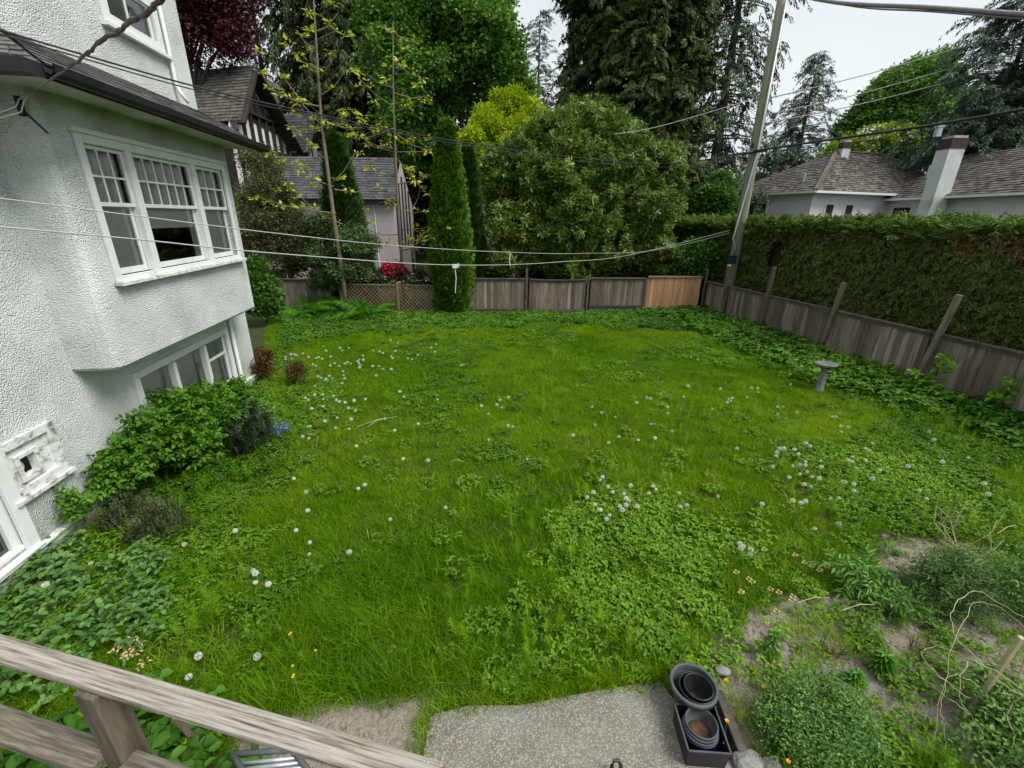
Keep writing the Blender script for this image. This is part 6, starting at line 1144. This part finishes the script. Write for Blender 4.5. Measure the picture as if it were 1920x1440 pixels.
def lily(label,px,py,n,s,h):
    g=G(px,py,0); t=thing('lily',label,'plant',(g[0],g[1],0),'young lilies in the soil bed'); m=MB(); m.tube([(g[0],g[1],-.02),(g[0]+.01,g[1],h)],[.008,.006],6); m.build('stem',MAT['stem'],t); q=np.linspace(.15,1,n); a=np.arange(n)*2.4; B=np.stack([g[0]+0*a,g[1]+0*a,h*q],1); V,F=leaves(B,np.stack([np.cos(a),np.sin(a),.25+q*.5],1),np.tile([0,0,1.],(n,1)),s*(1.1-q*.5),s*.2,droop=.5); mm=mesh('leaf',V,F,mk('lily leaf'+label[:9],[(.3,srgb(52,104,20)),(.7,srgb(98,150,40))],scale=9,rough=.5),lv=lvrand(V,6)); o=bpy.data.objects.new('leaf',mm); put(o,t)
lily('bushy lily shoot in the middle of the soil bed',1650,1262,60,.15,.20); lily('tall lily shoot with pale tip near the round pots',1442,1232,46,.12,.30); lily('lily shoot beside the feathery shrub',1600,1285,40,.13,.14); lily('lily shoot near the leaning stake',1850,1290,46,.14,.22)
def twigs(name,label,px,py,n,h,sp_,mat,r=.005,tips=False):
    g=G(px,py,0); t=MB()
    for i in range(n):
        a=rng.uniform(0,6.28); e=np.array([g[0]+math.cos(a)*sp_*rng.uniform(.3,1),g[1]+math.sin(a)*sp_*rng.uniform(.3,1),h*rng.uniform(.6,1.1)]); q=(g+e)/2+np.array([math.cos(a)*sp_*.25,math.sin(a)*sp_*.25,-.02]); t.tube([g,q,e],[r,r*.8,r*.4],5); 
        for j in range(2):
            e2=q*.4+e*.6+rng.normal(size=3)*sp_*.3; t.tube([q,e2],[r*.6,r*.3],4)
    tag(t.build(name,MAT[mat],None),label,'plant')
twigs('dead_stump','dark bare rose stump on the soil behind the low domed bush',1555,1225,9,.2,.14,'twig'); twigs('dead_stump','dark bare twiggy stump between lily and feathery shrub',1722,1240,9,.2,.12,'twig'); twigs('twiggy_shrub','pale stemmed half bare shrub at the side of the soil bed',1797,1035,7,.65,.45,'straw',.006)
# leaning stake and dead bindweed loops
g0=G(1816,1337,0); g1=G(1915,1195,.85); m=MB(); m.beam(g0+[0,0,-.1],g1,.03,.03); stk=tag(m.build('garden_stake',MAT['straw'],bevel=.003),'pale bamboo coloured stake leaning in the soil bed','stake')
vn=MB()
for L_ in ([(1740,1420,.0),(1765,1300,.35),(1790,1200,.6),(1830,1130,.75),(1890,1150,.7),(1960,1220,.6)],[(1850,1330,.1),(1790,1290,.3),(1730,1235,.5),(1760,1215,.6),(1850,1250,.7),(1930,1300,.5)],[(1770,1440,0),(1770,1370,.2),(1765,1330,.35),(1785,1265,.5),(1840,1290,.4)],[(1960,1330,.3),(1880,1280,.6),(1800,1200,.7),(1785,1150,.75),(1830,1110,.8),(1940,1170,.7)],[(1880,1460,0),(1900,1380,.3),(1890,1340,.4),(1930,1300,.6),(1990,1330,.4)],[(1700,1255,.02),(1730,1270,.2),(1780,1310,.35),(1820,1340,.3)],[(1910,1460,.1),(1860,1420,.1),(1830,1360,.2),(1800,1300,.45),(1815,1240,.6)]):
    P=[G(*q) for q in L_]; out=[]
    for t_ in np.linspace(0,len(P)-1,30):
        i=min(int(t_),len(P)-2); u=t_-i; p0=P[max(i-1,0)]; p1=P[i]; p2=P[i+1]; p3=P[min(i+2,len(P)-1)]; out.append(.5*((2*p1)+(-p0+p2)*u+(2*p0-5*p1+4*p2-p3)*u*u+(-p0+3*p1-3*p2+p3)*u**3))
    out=[q+rng.normal(size=3)*.006 for q in out]; vn.tube(out,rng.uniform(.0018,.0032),5)
tag(vn.build('dead_vine',MAT['straw']),'pale dead vine loops hanging around the leaning stake','vine')
bush('leafy_weed','leafy green shrub low behind the leaning stake','shrub',gl([(1890,1330,.15,.18),(1925,1380,.12,.18),(1870,1410,.06,.12),(1930,1110,.2,.25),(1915,1450,.1,.16)]),potl,330,(1.1,1.6),6)
# wilted cowslips
_ord='first second third fourth fifth sixth seventh eighth ninth tenth eleventh twelfth thirteenth fourteenth fifteenth sixteenth seventeenth eighteenth'.split()
_xs=[1382,1406,1434,1492,1510,1524,1538,1552,1412,1390,1446,1462,1488,1486,1458,1392,1560,1655]; _rk=sorted(range(18),key=lambda i:_xs[i]+i*.01); WL=['']*18
for _i,_k in enumerate(_rk): WL[_k]='wilted cream cowslip at the soil bed edge, '+_ord[_i]+' counting across from the pots side'
ch_=MB(); 
for q in ball(9,.028,.8): ch_.tube([q,q+[.0,.0,-.018]+rng.normal(size=3)*.004],[.008,.005],5)
cwm=mesh('flower_head',ch_.V,ch_.F,MAT['wilt'])
for wi,(x,y) in enumerate(((1382,1072),(1406,1085),(1434,1030),(1492,1040),(1510,1054),(1524,1060),(1538,1068),(1552,1062),(1412,1090),(1390,1110),(1446,1104),(1462,1110),(1488,1118),(1486,1124),(1458,1146),(1392,1109),(1560,1058),(1655,1056))):
    p=G(x,y,.16); s=bpy.data.objects.new('wilted_cowslip',random.choice(STM)); COL.objects.link(s); s.location=p; s.scale=(1,1,.15); tag(s,WL[wi],'flower','wilted cowslips at the soil bed edge')
    c=bpy.data.objects.new('flower_head',cwm); COL.objects.link(c); c.parent=s; c.scale=(1.,1.,1/.15)
wl=thing('wilted_flower_clump','clump of dried pale brown flowers in the weeds above the handrail','plant',tuple(G(240,1225,0))); P=np.array([G(240+rng.normal()*14,1220+rng.normal()*16,rng.uniform(.1,.25)) for i in range(16)]); scatter('flower',P,broad('wilted_petal',MAT['wilt'],8,.03,.026,.016),None,1.,None,wl)
# orange and yellow flowers
fl_=MB(); 
for k in range(5):
    a=k*1.257; fl_.add([(0,0,0),(.022*math.cos(a-.5),.022*math.sin(a-.5),.010),(.028*math.cos(a),.028*math.sin(a),.014),(.022*math.cos(a+.5),.022*math.sin(a+.5),.010)],[(0,1,2,3)])
fo=mesh('bloom',fl_.V,fl_.F,MAT['orange']); fy=mesh('bloom',fl_.V,fl_.F,MAT['yellow'])
for (x,y,me,lab,grp) in [(x,y,fo,lb_,'orange poppies near the pots') for x,y,lb_ in ((1431,1288,'orange poppy between the lily shoot and the low domed bush'),(1363,1352,'orange poppy beside the square planter box'),(1478,1428,'orange poppy at the front of the low domed bush'),(1362,1276,'orange poppy beside the pale mossy stone'))]+[(x,y,fy,'tiny yellow buttercup above the handrail, '+lb_,'yellow buttercups in the weeds') for x,y,lb_ in ((543,1190,'lower of the farther pair'),(546,1187,'upper of the farther pair'),(592,1220,'the single one towards the patio'),(549,1249,'topmost of the nearer three'),(551,1266,'middle of the nearer three'),(549,1270,'lowest of the nearer three'))]:
    p=G(x,y,.2); s=bpy.data.objects.new('poppy' if me is fo else 'buttercup_flower',random.choice(STM)); COL.objects.link(s); s.location=p; s.scale=(1,1,.2); tag(s,lab,'flower',grp); c=bpy.data.objects.new('bloom',me); COL.objects.link(c); c.parent=s; k=.6 if me is fo else .42; c.scale=(k,k,k*5)
m=MB(); g=G(1645,1411,.03); 
for i in range(5): q=g+rng.normal(size=3)*[.02,.02,.008]; m.add([q,q+[.03,.01,.01],q+[.02,.035,.02],q+[-.01,.025,.0]],[(0,1,2,3)])
tag(m.build('paper_scrap',MAT['paper']),'crumpled white scrap lying on the bare soil','litter')
# climbing seedlings along the side fence
sdl=broad('seedling_leaf',LM('seedling leaf',(70,120,26),(140,180,56),transl=.4),5,.09,.16,.13,fl=.3,six=True)
for (x,y,h,lab) in ((1738,742,.95,'tall weed seedling against the fence by the nearest tall post'),(1700,735,.55,'shorter weed seedling left of the nearest tall post'),(1856,775,.75,'weed seedling against the last visible fence boards'),(1553,650,.6,'weed seedling at the foot of the middle tall post'),(1450,612,.45,'low weed seedling by the far tall post'),(1905,640,1.1,'weed seedling reaching the cap rail at the picture edge')):
    g=G(x,y,.08); t=thing('weed_seedling',lab,'plant',(g[0],g[1],0),'weed seedlings along the side fence'); m=MB(); e=g+np.array([rng.normal()*.05,rng.normal()*.05,h]); m.tube([g-[0,0,.1],(g+e)/2,e],[.008,.006,.003],5); m.build('stem',MAT['stem'],t); k=int(h*14); q=np.linspace(.25,1,k); P=g+(e-g)*q[:,None]+rng.normal(size=(k,3))*.05; scatter('leaves',P,sdl,None,(.65+.5*(1-q)),rng.random(k),t)
P=spread(40,lambda P:nearfence(P)**1.5*(P[:,1]>4)*.6); 
# clods and pebbles on bare soil
cl=MB(); cl.lathe([(0,-.5),(.8,-.3),(1,.1),(.5,.55),(0,.6)],(0,0,0),6); cp=[proto('clod',np.array(cl.V)*.012*s,cl.F,MAT['rock'] if s<.8 else MAT['potsoil']) for s in (.6,1.,1.5)]
for p in cp[1:]: p.data.materials.clear(); p.data.materials.append(MAT['clod'])
P=spread(500,lambda P:soil_at(P)*.9); scatter('pebble',at_ground(P,.002),cp,None,rng.uniform(.2,.62,(len(P),1))**1.5*4.2*np.array([1,1,.6]),None)
P=spread(300,lambda P:inpoly(P,[(-1.75,1.2),(-.6,1.2),(-.6,2.15),(-1.75,2.1)])*.9,[(-1.8,1),(-.55,1),(-.55,2.2),(-1.8,2.2)],(-1.8,1,-.5,2.2)); scatter('pebble',at_ground(P,.003),cp,None,rng.uniform(.4,1.2,len(P)),None)
